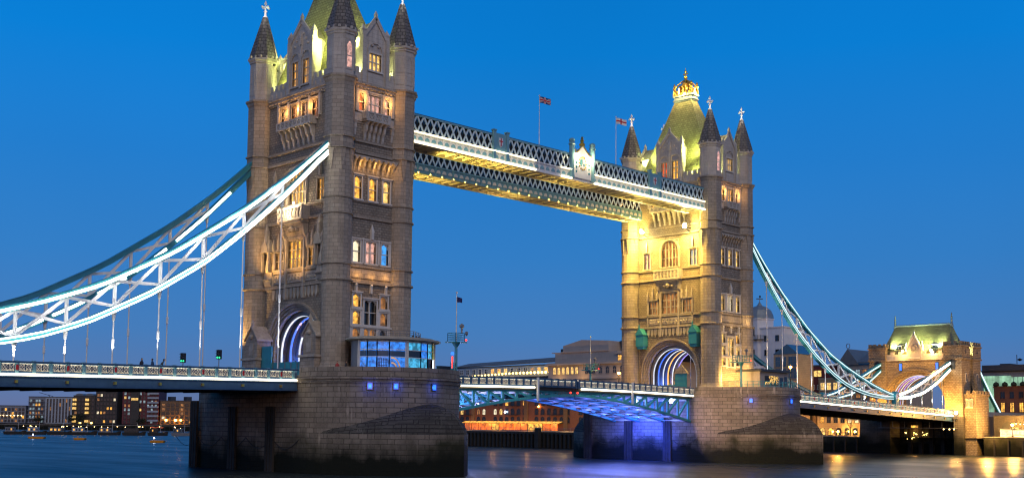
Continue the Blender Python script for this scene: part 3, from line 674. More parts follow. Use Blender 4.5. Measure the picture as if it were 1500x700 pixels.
    for k, x in enumerate(lin(-3.6, 3.6, 6)):
        fm = face_m(cx, -PI/2); mb = MB(fm); arch_ring(mb, x-.2, x+.2, 4.95, 5.5, 15.5, ZB-.5); rb = mb.build('vault_rib', 'grey_steel', t)
        mb = MB(fm); A = arc(4.90, 15.5, 22)
        col = ['rib_white','led_blue','rib_white','led_amber','rib_white','led_violet'][k] 
        A2 = [(4.90, ZB+.8)]+A+[(-4.90, ZB+.8)]
        for (a, za), (b, zb) in zip(A2, A2[1:]): mb.bar((a,x,za), (b,x,zb), .05, .26, (0,1,0))
        mb.build('rib_light', col, rb)
    for s in (-1, 1):
        lamp('POINT', (cx-1.5, s*3.9, 13.4), (.08,.22,1), 1300, .2); lamp('POINT', (cx+1.7, s*3.9, 13.2), (1,.5,.12), 1000, .2)
    # ---- corner turrets
    for sx in (-1, 1):
        for sy in (-1, 1):
            x, y = cx+sx*TX, sy*TY; ph = PI/8
            mb = MB(); mb.lathe([(2.15,ZB-1.5),(2.15,ZB+1.2),(1.95,ZB+1.6),(R,ZB+1.9),(R,38.4)], x, y, 16, PI/16)
            tu = mb.build('turret', 'tower_ashlar', t)
            mb = MB(); mb.lathe([(1.98,41.3),(1.98,50.3)], x, y, 8, ph); mb.lathe([(R,38.4),(R+.02,38.8),(1.98,41.4)], x, y, 8, ph)
            for i in range(8):                      # long triangular pendants under the octagon
                a = ph+PI/4*(i+.5)-PI/8; c, s_ = math.cos(a), math.sin(a); tx, ty = -s_, c; r0 = 2.02
                mb.add([(x+c*r0-tx*.42,y+s_*r0-ty*.42,41.2),(x+c*r0+tx*.42,y+s_*r0+ty*.42,41.2),(x+c*1.88,y+s_*1.88,37.9),(x+c*1.7-tx*.42,y+s_*1.7-ty*.42,41.2),(x+c*1.7+tx*.42,y+s_*1.7+ty*.42,41.2)], [(0,1,2),(0,2,3),(1,4,2),(0,3,4,1)])
            mb.build('turret_shaft', 'tower_ashlar', tu)
            mb = MB()
            for z, hgt, o in ((24.4,.42,.26),(26.45,.34,.2),(32.95,.36,.2),(35.0,.3,.17)): mb.lathe([(R-.05,z-hgt/2),(R+o,z-hgt/4),(R+o,z+hgt/4),(R-.05,z+hgt/2)], x, y, 16, PI/16)
            for z, hgt, o in ((41.4,.4,.26),(42.9,.34,.22)): mb.lathe([(1.9,z-hgt/2),(1.98+o,z-hgt/4),(1.98+o,z+hgt/4),(1.9,z+hgt/2)], x, y, 8, ph)
            mb.lathe([(1.95,49.9),(2.15,50.2),(2.2,50.45),(2.4,50.6),(2.4,50.85),(1.95,50.95)], x, y, 8, ph)
            mb.pieces('turret_band', 'tower_ashlar', tu)
            mb = MB(); mb.lathe([(1.88,50.9),(1.88,56.2),(2.02,56.3),(2.0,56.5),(2.18,56.65),(2.18,56.95),(1.9,57.0)], x, y, 8, ph)
            for i in range(8):                      # sunk panels on the turret head
                a = PI/4*i; fmr = Matrix.Translation((x,y,0)) @ Matrix.Rotation(a+PI/2, 4, 'Z'); ap = 1.88*math.cos(PI/8)
                q = MB(fmr); q.box(-.52,-.40,-ap-.06,-ap+.02,51.6,55.7); q.box(.40,.52,-ap-.06,-ap+.02,51.6,55.7); q.box(-.40,.40,-ap-.06,-ap+.02,55.45,55.7); q.box(-.40,.40,-ap-.06,-ap+.02,51.6,51.85)
                q.extr([(-.4,-ap-.05,55.45),(0,-ap-.05,55.45),(-.4,-ap-.05,54.8)], (0,.05,0)); q.extr([(.4,-ap-.05,55.45),(.4,-ap-.05,54.8),(0,-ap-.05,55.45)], (0,.05,0)); q.box(-.4,.4,-ap-.05,-ap+.02,53.3,53.45)
                mb.v, off = mb.v, len(mb.v); mb.v += q.v; mb.f += [tuple(j+off for j in f_) for f_ in q.f]
            hd = mb.build('turret_head', 'pale_ashlar', tu)
            mb = MB(); mb.lathe([(2.1,57.0),(1.98,57.5),(.30,63.3)], x, y, 8, ph)
            for i in range(8):
                a = ph+PI/4*i; mb.bar((x+1.98*math.cos(a),y+1.98*math.sin(a),57.5), (x+.3*math.cos(a),y+.3*math.sin(a),63.3), .14, .12)
            sp = mb.build('spire', 'spire_slate', tu)
            mb = MB()
            for i in range(16):
                a = PI/8*i; r0 = 2.12*math.cos(PI/8)/math.cos(((a-ph+PI/8) % (PI/4))-PI/8) if True else 2
                mb.box(x+r0*math.cos(a)-.13, x+r0*math.cos(a)+.13, y+r0*math.sin(a)-.13, y+r0*math.sin(a)+.13, 56.96, 57.25)
            mb.build('spire_cresting', 'pale_ashlar', tu)
            make_finial(tu, x, y, 63.25)
            lamp('POINT', (cx+sx*3.2, sy*7.0, 58.2), (.95,1,.35), 420, .15)
            lamp('POINT', (x-.9, y-1.0, 63.6), (1,.95,.85), 75, .1)
            if sx < 0 and sy < 0:                   # the lit slit window of the near corner
                fmr = Matrix.Translation((x,y,0)) @ Matrix.Rotation(0, 4, 'Z'); ap = 1.88*math.cos(PI/8)
                q = MB(fmr); q.box(-.36,.36,-ap-.045,-ap-.01,51.9,55.3); q.build('lit_slit', 'window_pink', tu)
    # ---- main cornice, parapet, gutter
    mb = MB()
    for s in (-1, 1):
        for z0, z1, o in ((49.75,50.05,.22),(50.05,50.4,.38),(50.4,50.72,.6)): 
            mb.box(cx-4.0, cx+4.0, *sorted((s*(WY-.2), s*(WY+o))), z0, z1); mb.box(*sorted((cx+s*(WX-.2), cx+s*(WX+o))), -7.9, 7.9, z0, z1)
        for i in range(11): u = -3.2+i*.64; mb.box(cx+u-.12, cx+u+.12, *sorted((s*(WY+.22), s*(WY+.5))), 49.9, 50.06)
        for i in range(19): u = -6.9+i*.766; mb.box(*sorted((cx+s*(WX+.22), cx+s*(WX+.5))), u-.12, u+.12, 49.9, 50.06)
    mb.build('main_cornice', 'carved_stone', t)
    mb = MB()
    for s in (-1, 1):
        for a, b in ((-3.3,-2.25),(2.25,3.3)): mb.box(cx+a, cx+b, *sorted((s*(WY-.35), s*(WY+.05))), 50.72, 52.0)
        for u in (-2.9, 2.9):
            mb.box(cx+u-.28, cx+u+.28, *sorted((s*(WY-.35), s*(WY+.1))), 52.0, 52.7)
        for a, b in ((-7.3,-2.95),(2.95,7.3)):
            mb.box(*sorted((cx+s*(WX-.35), cx+s*(WX+.05))), a, b, 50.72, 52.0)
            for k in range(4):
                u = a+.55+(b-a-1.1)*k/3; mb.box(*sorted((cx+s*(WX-.38), cx+s*(WX+.1))), u-.32, u+.32, 52.0, 52.75); mb.box(*sorted((cx+s*(WX+.02), cx+s*(WX+.25))), u-.14, u+.14, 50.9, 51.6)
    mb.pieces('parapet', 'pale_ashlar', t)
    mb = MB(); mb.box(cx-WX+.1, cx+WX-.1, -WY+.1, WY-.1, 50.5, 50.68); mb.build('gutter', 'lead_roof', t)
    # ---- great roof, platform and golden crown
    mb = MB(); prof = [(0,3.75,8.2,50.7),(1,3.6,7.8,53.6),(2,2.68,5.85,58.3),(3,1.66,3.65,63.4),(4,.92,2.0,67.4)]
    vs = []; fs = []
    for _, a, b, z in prof: vs += [(cx-a,-b,z),(cx+a,-b,z),(cx+a,b,z),(cx-a,b,z)]
    for i in range(len(prof)-1):
        for j in range(4): fs.append((i*4+j, i*4+(j+1)%4, i*4+4+(j+1)%4, i*4+4+j))
    mb.add(vs, fs); rf = mb.build('roof', 'roof_slate', t)
    mb = MB()
    for a, b, z0, z1 in ((1.0,2.1,67.4,67.65),(1.1,2.22,67.65,67.85),(.94,2.02,67.85,68.4),(1.14,2.26,68.4,68.65)): mb.box(cx-a, cx+a, -b, b, z0, z1)
    mb.build('roof_platform', 'lead_roof', rf)
    mb = MB(); zc = 68.65
    for sx in (-1, 1):
        for sy in (-1, 1): mb.lathe([(.22,zc),(.28,zc+.3),(.12,zc+.5),(.12,zc+1.1),(.36,zc+1.5),(.14,zc+1.8),(.22,zc+2.1),(.01,zc+2.5)], cx+sx*.92, sy*1.95, 8)
    for sy in (-1, 1):
        for sx in (-1, 1): mb.tube([(cx+sx*1.0*(1-q*q), sy*2.1*(1-q*q), zc+.2+3.0*q**.8) for q in lin(0, .95, 7)], .18, 6, .12)
    for y in lin(-1.7, 1.7, 5):
        for x in (-.96, .96):
            h = 1.3+.9*(1-abs(y)/1.7)
            mb.lathe([(.12,zc),(.26,zc+.4*h),(.1,zc+.55*h),(.24,zc+.75*h),(.01,zc+h)], cx+x, y, 6)
    for y in (-2.02, 2.02): mb.lathe([(.1,zc),(.24,zc+.55),(.08,zc+.8),(.22,zc+1.1),(.01,zc+1.6)], cx, y, 6)
    mb.lathe([(.35,zc),(.3,zc+1.2),(.75,zc+1.8),(.8,zc+2.3),(.3,zc+2.9),(.22,zc+3.3),(.42,zc+3.6),(.16,zc+3.9),(.14,zc+4.5),(.3,zc+4.7),(.1,zc+4.9),(.01,zc+5.5)], cx, 0, 10)
    for d in (-1, 1): mb.ball((cx,d*.42,zc+4.25), .17, 6); mb.bar((cx,0,zc+4.25), (cx,d*.42,zc+4.25), .14, .14); mb.ball((cx, d*1.15, zc+1.9), .38, 8)
    mb.box(cx-1.0, cx+1.0, -2.1, 2.1, zc-.02, zc+.35)
    mb.build('crown', 'gilding', rf)
    if not near:
        for d in ((-1.7,-3.0),(1.6,-3.2),(-2.2,.3)): lamp('POINT', (cx+d[0], d[1], zc+.5), (1,.72,.22), 1500, .15)
    # ---- floodlights in the gutter that wash the roof and the inner sides of the turrets
    for u in (-5.9, 5.9):
        for s in (-1, 1):
            pos = (cx+s*4.4, u, 51.5)
            mb = MB(); mb.box(pos[0]-.22, pos[0]+.22, pos[1]-.3, pos[1]+.3, 50.7, 51.15); mb.build('roof_floodlight', 'black_iron', t)
            lamp('POINT', pos, (.92,1,.28), 1100, .2); lamp('SPOT', pos, (.95,1,.22), 6500, .25, (cx+s*2.3, u*.62, 60), 95, .9)
            q = 1 if u > 0 else -1
            for p, aim in (((cx+s*4.75, q*6.95, 56.1), (cx+s*2.6, q*.8, 58.5)), ((cx+s*2.9, q*9.0, 56.1), (cx-s*.5, q*5.6, 58.5))):
                mb = MB(); mb.box(p[0]-.14, p[0]+.14, p[1]-.14, p[1]+.14, p[2]-.2, p[2]+.1); mb.build('turret_floodlight', 'black_iron', t)
                lamp('SPOT', (p[0], p[1]-(.25*q if abs(p[1]) < 8 else 0), p[2]+.05), (.95,1,.22), 6800 if near else 6500, .2, aim, 100, .9)
    for s in (-1, 1):
        for u in (-2.75, 2.75): lamp('POINT', (cx+u, s*9.0, 51.6), (.92,1,.36), 1000, .15)
    # ---- lamps on the balconies light the cornice above and the walls beside the windows
    for fm, y, us, zz in ((FY['-Y'], -WY, (-2.1, 2.1), 48.6), (FX['-X'], -WX, (-3.0, 0, 3.0), 48.3)):
        for u in us: lamp('POINT', fm @ Vector((u, y-.62, zz)), (1,.46,.10), 170, .1)
    return t
def tower_lamps():
    for y in (1.4, -1.2): bulb(T1, (-6.5, y, 35.15), .16, 'bulb_white'); lamp('POINT', (-7.1, y, 35.3), (1,.72,.36), 420, .12)
    lamp('POINT', (-6.9, 0, 33.9), (1,.72,.40), 260, .15)
    lamp('SPOT', (-9.5, 10.2, 14.5), (1,.56,.16), 5200, .2, (-5.5, 9.6, 26), 70, .7)
    lamp('SPOT', (-9.0, 5.2, 24.9), (1,.50,.12), 3000, .2, (-5, 4.5, 30), 90, .8); lamp('SPOT', (-9.0, -1, 24.9), (1,.50,.12), 1500, .2, (-5, -1, 29), 90, .8)
    for x in (78.6, 82.3, 86.0): lamp('POINT', (x, -11.9, 14.6), (1,.56,.14), 1500, .15); lamp('POINT', (x, -11.2, 25.2), (1,.6,.2), 90, .1)
    for x in (-2.3, 0, 2.3): lamp('POINT', (x, -10.5, 25.2), (1,.5,.14), 55, .1); lamp('POINT', (x, -10.7, 39.6), (1,.5,.12), 60, .08)
    lamp('SPOT', (7.4,-19.6,17.6), (1,.60,.26), 340000, .3, (84,-19.5,6.5), 19, .25)
T1 = make_tower(0, 'nearer tall stone bridge tower with glass cabin at its foot, cut by the top edge', True)
T2 = make_tower(SPAN, 'farther stone bridge tower washed in yellow light under a golden crown', False)

BULBS_LATER = True
# ---------------------------------------------------------------- high-level walkways
def make_walkway(s, label):
    """s=-1: the one nearer the camera"""
    X0, X1 = 6.9, SPAN-6.9; yo, yi = s*8.9, s*5.3; ym = (yo+yi)/2; half = 1.8
    t = thing('high_walkway', (SPAN/2, ym, 44.4), label, 'walkway', 'high walkways between the towers')
    z0, zb, zt = 44.5, 46.1, 48.7
    mb = MB(); mb.box(X0, X1, ym-half+.25, ym+half-.25, zb-.1, zt-.15); mb.build('glazed_corridor', 'dark_glass', t)
    mb = MB(); mb.box(X0, X1, ym-half-.12, ym+half+.12, zt-.12, zt+.06); mb.extr([(X0,ym-half-.1,zt+.06),(X0,ym+half+.1,zt+.06),(X0,ym,zt+.5)], (X1-X0,0,0)); mb.build('roof', 'navy_paint', t)
    # soffit with ribs
    mb = MB(); mb.box(X0, X1, ym-half+.15, ym+half-.15, z0+.35, z0+.45); mb.build('soffit', 'lattice_white', t)
    mb = MB(); n = 40
    for i in range(n):
        x = X0+(X1-X0)*(i+.5)/n; mb.box(x-.09, x+.09, ym-half+.1, ym+half-.1, z0+.02, z0+.35)
        if i < n-1:
            d = (X1-X0)/n; 
            if i % 2: mb.bar((x,ym-half+.2,z0+.2), (x+d,ym+half-.2,z0+.2), .12, .12)
            else: mb.bar((x,ym+half-.2,z0+.2), (x+d,ym-half+.2,z0+.2), .12, .12)
    for y in (ym-half+.2, ym+half-.2): mb.box(X0, X1, y-.2, y+.2, z0-.02, z0+.34)
    mb.build('soffit_ribs', 'lattice_white', t)
    for q in (-1, 1):
        y = ym+q*half
        outer = q == s
        # riveted fascia with framed panels
        mb = MB(); mb.box(X0, X1, y-.1, y+.1, z0+.1, zb); 
        mb.box(X0, X1, *sorted((y+q*.1, y+q*.26)), zb-.18, zb+.02); mb.box(X0, X1, *sorted((y+q*.1, y+q*.34)), z0+.02, z0+.22)
        n = 56
        for i in range(n+1):
            x = X0+(X1-X0)*i/n; mb.box(x-.09, x+.09, *sorted((y+q*.1, y+q*.2)), z0+.22, zb-.18)
        mb.build('fascia', 'white_paint' if s < 0 and outer else 'sky_blue_paint', t)  # blue fascia whitened on this face, putting the strips' light into its colour
        mb = MB()
        for i in range(n):
            x = X0+(X1-X0)*(i+.5)/n
            mb.extr([(x+.42*math.cos(a), y+q*.1, z0+.62+.52*math.sin(a)) for a in lin(0, PI, 7)], (0, q*.07, 0))
        mb.build('fascia_rosettes', 'sky_blue_paint' if s < 0 and outer else 'lattice_white', t)
        # criss-cross lattice
        mb = MB(); p = 1.22; n = int((X1-X0)/p); h = zt-.2-zb
        for i in range(n):
            a, b = X0+i*p, X0+(i+1)*p
            for k in (0,):
                mb.bar((a,y+q*.02,zb), (b,y+q*.02,zt-.2), .1, .24); mb.bar((b,y+q*.11,zb), (a,y+q*.11,zt-.2), .1, .24)
        mb.build('lattice', 'lattice_blue', t)
        mb = MB(); mb.box(X0, X1, y-.16, y+.16, zt-.3, zt-.05); mb.build('top_rail', 'sky_blue_paint', t)
        # crest in the middle and the two emblem panels
        if q == s and s < 0:
            for xc in (24.1, 60.9):
                mb = MB()
                for d in (-1.35, 1.35): mb.box(xc+d-.24, xc+d+.24, *sorted((y+q*.02, y+q*.5)), z0+.1, 49.1); mb.box(xc+d-.32, xc+d+.32, *sorted((y-q*.05, y+q*.58)), 49.1, 49.3)
                mb.box(xc-1.1, xc+1.1, *sorted((y+q*.05, y+q*.32)), 46.2, 48.85); pn = mb.build('emblem_panel', 'sky_blue_paint', t)
                mb = MB(); yy = y+q*.32
                mb.extr([(xc-.42,yy,48.2),(xc+.42,yy,48.2),(xc+.42,yy,47.3),(xc,yy,46.8),(xc-.42,yy,47.3)], (0,q*.06,0)); mb.build('shield', 'white_paint', pn)
                mb = MB(); yy = y+q*.385; mb.box(xc-.08, xc+.08, *sorted((yy, yy+q*.03)), 46.95, 48.15); mb.box(xc-.38, xc+.38, *sorted((yy, yy+q*.031)), 47.62, 47.78); mb.build('cross', 'red_paint', pn)
            xc = 42.3
            mb = MB()
            for d in (-2.45, 2.45):
                mb.lathe([(.42,z0+.3),(.42,50.0),(.55,50.1),(.55,50.3),(.38,50.4),(.5,50.9),(.3,51.1),(.01,51.2)], xc+d, y+q*.25, 8)
            mb.pieces('crest_post', 'sky_blue_paint', t)
            mb = MB(); top = [(xc+a, y+q*.1, z) for a, z in ((-2.05,z0+.5),(2.05,z0+.5),(2.05,48.9),(1.5,49.0),(1.0,49.35),(.5,49.95),(0,50.3),(-.5,49.95),(-1.0,49.35),(-1.5,49.0),(-2.05,48.9))]
            mb.extr(top, (0, q*.26, 0)); cr = mb.build('crest_panel', 'white_paint', t)
            mb = MB(); yy = y+q*.36
            E_ = top[2:]; 
            for (a, b) in zip(E_, E_[1:]): mb.bar((a[0],yy,a[2]), (b[0],yy,b[2]), .16, .2, (0,1,0))
            for k in range(12):
                a = 2*PI*k/12; mb.ball((xc+.85*math.cos(a), yy, 47.45+1.0*math.sin(a)), .17, 6)
            mb.lathe([(.42,50.3),(.5,50.6),(.2,50.9),(.35,51.2),(.12,51.4),(.22,51.6),(.01,51.9)], xc, y+q*.2, 8)
            for d in (-1.6,-1.2,1.2,1.6): mb.lathe([(.07,49.1),(.12,49.4),(.01,49.7)], xc+d, yy-q*.1, 6)
            mb.build('gilded_mantling', 'gilding', cr)
            mb = MB()
            for d, w_ in ((-.35,.5),(.35,.5)): mb.extr([(xc+d-w_/2+.02,yy,48.1),(xc+d+w_/2-.02,yy,48.1),(xc+d+w_/2-.02,yy,47.3),(xc+d,yy,46.95),(xc+d-w_/2+.02,yy,47.3)], (0,q*.06,0))
            for dx in (-1.5, 1.5):
                for dz in (46.0, 46.7, 47.4): mb.ball((xc+dx, yy, dz), .2, 6)
            mb.pieces('shield', 'teal_paint', cr)
    # light strips along the outer fascia (one gap beside the crest) and uplighting of the soffit
    if s < 0:
        for a, b in ((X0+.2, 31.5), (37.2, 39.6), (45.0, X1-.2)):
            mb = MB(); mb.box(a, b, yo-.62, yo-.46, z0+.10, z0+.30); mb.box(a, b, yo-.44, yo-.3, z0+.04, z0+.12); mb.box(a, b, yo-.56, yo-.40, zb-.06, zb+.06); mb.build('light_strip', 'led_walkway', t)
        for x in (40.6, 44.0): lamp('POINT', (x, yo-1.3, 48.2), (1,.78,.40), 380, .1)
    else:
        mb = MB()
        for i in range(28): mb.ball((X0+1.2+i*(X1-X0-2.4)/27, yi-.32, z0+.1), .085, 6)
        mb.build('marker_bulbs', 'bulb_orange', t)
    return t
W1 = make_walkway(-1, 'nearer high walkway with a bright white strip of light and a white and gold crest')
W2 = make_walkway(1, 'farther high walkway behind, blue trussed with a row of small orange bulbs')
for s in (-1, 1):      # yellow floods under both ends, aimed along the soffits
    y = s*7.1
    for x, tx in ((8.0, 40), (SPAN-8.0, 42)):
        lamp('SPOT', (x, y, 41.4), (1,.66,.11), 15000, .2, (tx, y, 45.2), 52, .8)
    for x in (24.1, 41, 58): lamp('SPOT', (x, y, 39.8), (1,.64,.11), 1700, .2, (x+.01, y, 45), 130, .9)
# pairs of floodlights hung on the tower faces under the walkways
def make_floodlights(cx, side, label, power):
    for y in (4.9, -4.9):
        px = cx-side*7.1
        t = thing('floodlight', (px, y, 42.4), label % ('farther' if y > 0 else 'nearer'), 'floodlight', 'floodlights under the walkway ends')
        mb = MB(); mb.box(*sorted((cx-side*5.4, px+side*.2)), y-.1, y+.1, 41.95, 42.1); mb.bar((cx-side*5.4,y,41.3), (px,y,41.95), .1, .1); mb.build('bracket', 'black_iron', t)
        mb = MB(); mb.lathe([(.18,42.1),(.42,42.35),(.42,42.75),(.2,42.9)], px, y, 10); mb.build('housing', 'grey_steel', t)
        mb = MB(); mb.ball((px-side*.1, y, 42.22), .40, 10); mb.build('bulb', 'flood_yellow', t)
        lamp('SPOT', (px-side*5.5, y*1.35, 43.7), (1,.57,.08), power*.62, .3, (cx-side*5.0, y*.95, 22), 78, .85); lamp('SPOT', (px-side*.75, y, 41.9), (1,.62,.10), power*.24, .25, (cx-side*4.0, y*.9, 27), 150, .8)
        lamp('POINT', (px-side*.8, y*1.1, 42.3), (1,.66,.14), power*.12, .25)
make_floodlights(SPAN, 1, '%s blazing yellow floodlight on the farther tower under the walkway end', 34000)

# ---------------------------------------------------------------- flags on the walkway
def make_flag(x, y, z0, z1, kind, label, L=1.9, H=1.0):
    t = thing('flag_pole', (x, y, z0), label, 'flag pole')
    mb = MB(); mb.tube([(x,y,z0),(x,y,z1)], .07, 6, .04); mb.ball((x,y,z1+.05), .12, 6); mb.build('pole', 'white_paint', t)
    d = Vector((.80,-.60,0)); n = 12
    def P(u, v, off=0.0):
        w = .16*math.sin(u*4.4)*u; return Vector((x,y,0))+d*(u*L*.93)+Vector((-d.y,d.x,0))*(w-off)+Vector((0,0,z1-.15-H*(1-v)-.32*u*u+.05*math.sin(u*6)))
    def strip(pl, off, mat, name, par):
        mb = MB()
        for u0, v0a, v0b, u1, v1a, v1b in pl:
            k = max(1, int((u1-u0)*n)+1)
            for i in range(k):
                a, b = u0+(u1-u0)*i/k, u0+(u1-u0)*(i+1)/k
                f0, f1 = i/k, (i+1)/k
                q = [P(a,v0a+(v1a-v0a)*f0,off), P(b,v0a+(v1a-v0a)*f1,off), P(b,v0b+(v1b-v0b)*f1,off), P(a,v0b+(v1b-v0b)*f0,off)]
                mb.add(q, [(0,1,2,3)])
        return mb.build(name, mat, par)
    def both(pl, off, mat, name, par):
        strip(pl+[], off, mat, name, par) if off == 0 else (strip(pl, off, mat, name, par), strip(pl, -off, mat, name, par))
    if kind == 'union':
        f = strip([(0,0,1,1,0,1)], 0, 'flag_blue', 'flag', t)
        both([(0,-.0,.17,1,.83,1.0),(0,.83,1.0,1,0,.17)], .012, 'flag_white', 'white_saltire', f)
        both([(0,.03,.11,1,.89,.97),(0,.89,.97,1,.03,.11)], .02, 'flag_red', 'red_saltire', f)
        both([(0,.33,.67,1,.33,.67),(.42,0,1,.58,0,1)], .028, 'flag_white', 'white_cross', f)
        both([(0,.40,.60,1,.40,.60),(.455,0,1,.545,0,1)], .036, 'flag_red', 'red_cross', f)
    elif kind == 'george':
        f = strip([(0,0,1,1,0,1)], 0, 'flag_white', 'flag', t); both([(0,.39,.61,1,.39,.61),(.44,0,1,.56,0,1)], .014, 'flag_red', 'red_cross', f)
    else: strip([(0,0,1,1,0,1)], 0, 'flag_blue', 'flag', t)
    return t
make_flag(34.5, -7.1, 48.9, 57.2, 'union', 'thin pole flying a blue, white and red union flag above the walkway')
make_flag(53.1, -7.1, 48.9, 57.5, 'george', 'thin pole flying a white flag with a red cross above the walkway')

# ---------------------------------------------------------------- suspension chains (distance from the tower centre -> height)
UP = [(5.4,43.2),(8.0,40.7),(12,37.0),(18.5,31.8),(27.8,25.5),(36.2,21.0),(42.8,18.55),(47,17.3),(54,15.25),(60,13.9),(64.1,13.3)]
LO = [(5.4,42.0),(8.0,39.7),(11,36.4),(14.7,32.7),(19,28.8),(23.8,24.8),(30.5,20.5),(37.6,16.9),(42.7,15.05),(46.8,14.1),(52,13.3),(58,12.8),(64.1,12.75)]
UP2 = [(65,13.4),(70,14.3),(77.5,16.7),(85,19.3),(93.2,22.1)]; LO2 = [(65,12.8),(70,12.95),(77.5,14.2),(85,16.8),(93.2,20.7)]
def smooth(tab, x):
    return (interp(tab, x-1.2)+2*interp(tab, x)+interp(tab, x+1.2))/4 if tab[0][0]+1.2 < x < tab[-1][0]-1.2 else interp(tab, x)
HANG = [13.4+5.33*i for i in range(15)]
def deck_top(X):
    """height of the top of the parapets along the bridge"""
    if X < -10.65: return 12.74+.0153*(X+10.65)
    if X > SPAN+10.65: return 13.04-.0306*(X-92.95)
    return 12.80+.36*max(0, 1-((X-41.15)/30.5)**2)
def make_chain(cx, d, y, label, leds, far):
    """d=-1: towards -X from the tower at cx"""
    t = thing('suspension_chain', (cx+d*64.1, y, 12.0), label, 'suspension chain', 'suspension chains of the bridge')
    q = -1
    X = lambda s: cx+d*s
    def chord(tab, name, h, s0, s1, n, w=.62):
        mb = MB(); pts = [(X(s), y, smooth(tab, s)) for s in lin(s0, s1, n)]; mb.chain(pts, w, h*.76)
        for k in (1, -1):
            mb.chain([(a, b, c+k*h*.40) for a, b, c in pts], w+.2, .07)
        return mb.build(name, 'teal_paint' if leds != 'broken' else 'deep_teal', t)
    def led(par, tab, s0, s1, n, off, h, mat):
        mb = MB(); mb.chain([(X(s), y+q*.42, smooth(tab, s)+off) for s in lin(s0, s1, n)], .08, h); mb.build('light_strip', mat, par)
    u1 = chord(UP, 'upper_chord', .85, 5.4, 64.1, 34); l1 = chord(LO, 'lower_chord', .85, 5.4, 64.1, 34)
    u2 = chord(UP2, 'short_upper_chord', .75, 65, 93.2, 16); l2 = chord(LO2, 'short_lower_chord', .75, 65, 93.2, 16)
    if leds == 'bright':
        led(u1, UP, 6.6, 63, 34, -.10, .30, 'led_white'); led(l1, LO, 6.6, 63, 34, .24, .15, 'led_white'); led(l1, LO, 6.6, 63, 34, -.22, .15, 'led_white')
        led(u2, UP2, 66, 92, 16, 0, .4, 'led_white'); led(l2, LO2, 66, 92, 16, 0, .4, 'led_white')
    elif leds == 'fine':
        led(u1, UP, 7, 63, 34, .08, .14, 'led_ice'); led(l1, LO, 7, 63, 34, .26, .13, 'led_ice'); led(l1, LO, 7, 63, 34, -.30, .07, 'led_ice')
        led(u2, UP2, 66, 92, 16, 0, .5, 'led_white'); led(l2, LO2, 66, 92, 16, 0, .5, 'led_white')
    elif leds == 'far':
        led(u2, UP2, 66, 92, 16, 0, .26, 'led_ice'); led(l2, LO2, 66, 92, 16, 0, .26, 'led_ice')
    elif leds == 'broken':
        for a, b in ((10.2,18.0),(19.4,23.4),(24.8,28.4),(30.0,34.0),(35.2,39.4),(40.6,44.6),(45.6,50.0)): led(l1, LO, a, b, 8, .05, .30, 'led_white')
    if leds in ('bright', 'fine'):      # bare point lights added beside the truss to brighten the bracing
        for k in range(11):
            sx_ = 13.4+5.33*k; zz_ = (smooth(UP, sx_)+smooth(LO, sx_))/2
            lamp('POINT', (X(sx_+1.2), y-1.5, zz_), (1,.97,.92), 170 if leds == 'bright' else 60, .2)
    # bracing: verticals over the hangers and crossed diagonals
    st = [h for h in HANG if h < 62]
    def brace(a, b, r=.13):
        mb = MB(); mb.bar((X(a[0]), y, a[1]), (X(b[0]), y, b[1]), .34, r*2, (0,1,0)); mb.build('brace', 'white_paint', t)
    zu = lambda s: smooth(UP, s)-.35; zl = lambda s: smooth(LO, s)+.35
    for i, s in enumerate(st):
        if zu(s)-zl(s) > .35: brace((s, zl(s)), (s, zu(s)))
        if i+1 < len(st):
            e = st[i+1]; 
            if zu(s)-zl(s) > .35: brace((s, zl(s)), (e, zu(e)), .1); brace((s, zu(s)), (e, zl(e)), .115)
    s2 = [66.7+5.33*k for k in range(5)]
    zu2 = lambda s: interp(UP2, s)-.3; zl2 = lambda s: interp(LO2, s)+.3
    for i, s in enumerate(s2):
        if zu2(s)-zl2(s) > .3: brace((s, zl2(s)), (s, zu2(s)))
        if i+1 < len(s2): e = s2[i+1]; brace((s, zl2(s)), (e, zu2(e)), .09); brace((s, zu2(s)), (e, zl2(e)), .105)
    # hangers with their clevis blocks and turnbuckles
    for s in HANG+[s for s in s2[2:]]:
        tab = LO if s < 64 else LO2
        if s > 93 : continue
        zt = interp(tab, s)-.3; zb = deck_top(X(s))-.25
        if zt-zb < .3: continue
        mb = MB(); mb.tube([(X(s),y,zb),(X(s),y,zt-.6 if zt-zb > 1.2 else zt)], .085, 8)
        if zt-zb > 1.2: mb.lathe([(.10,zt-1.0),(.17,zt-.9),(.22,zt-.35),(.30,zt-.1),(.25,zt+.1)], X(s), y, 8)
        zm = zb+(zt-zb)*.42
        if zt-zb > 3: mb.lathe([(.10,zm-.5),(.16,zm-.42),(.16,zm+.42),(.10,zm+.5)], X(s), y, 8)
        mb.build('hanger', 'white_paint', t)
        if y < 0 and (leds == 'bright' and s < 50 or leds == 'fine') and zt-zb > 1.5:
            hgt = zt-zb; lamp('SPOT', (X(s)-.5*1, y-1.0, zb+.1), (1,.96,.9), 700+hgt*hgt*16, .08, (X(s), y, zb+hgt*.62), 34, .6)
    # the joint at the lowest point: a ring with a painted boss on a pedestal
    mb = MB(); mx = X(64.6); fm = Matrix.Translation((mx, y, 13.15)) @ Matrix.Rotation(PI/2, 4, 'X')
    mb2 = MB(fm); mb2.lathe([(.9,-.55),(1.1,-.5),(1.1,.5),(.9,.55)], 0, 0, 20); mb2.box(-.7,.7,-3.6,-.9,-.5,.5); mb2.box(-1.0,1.0,-2.6,-2.3,-.6,.6); j = mb2.build('joint_ring', 'teal_paint', t)
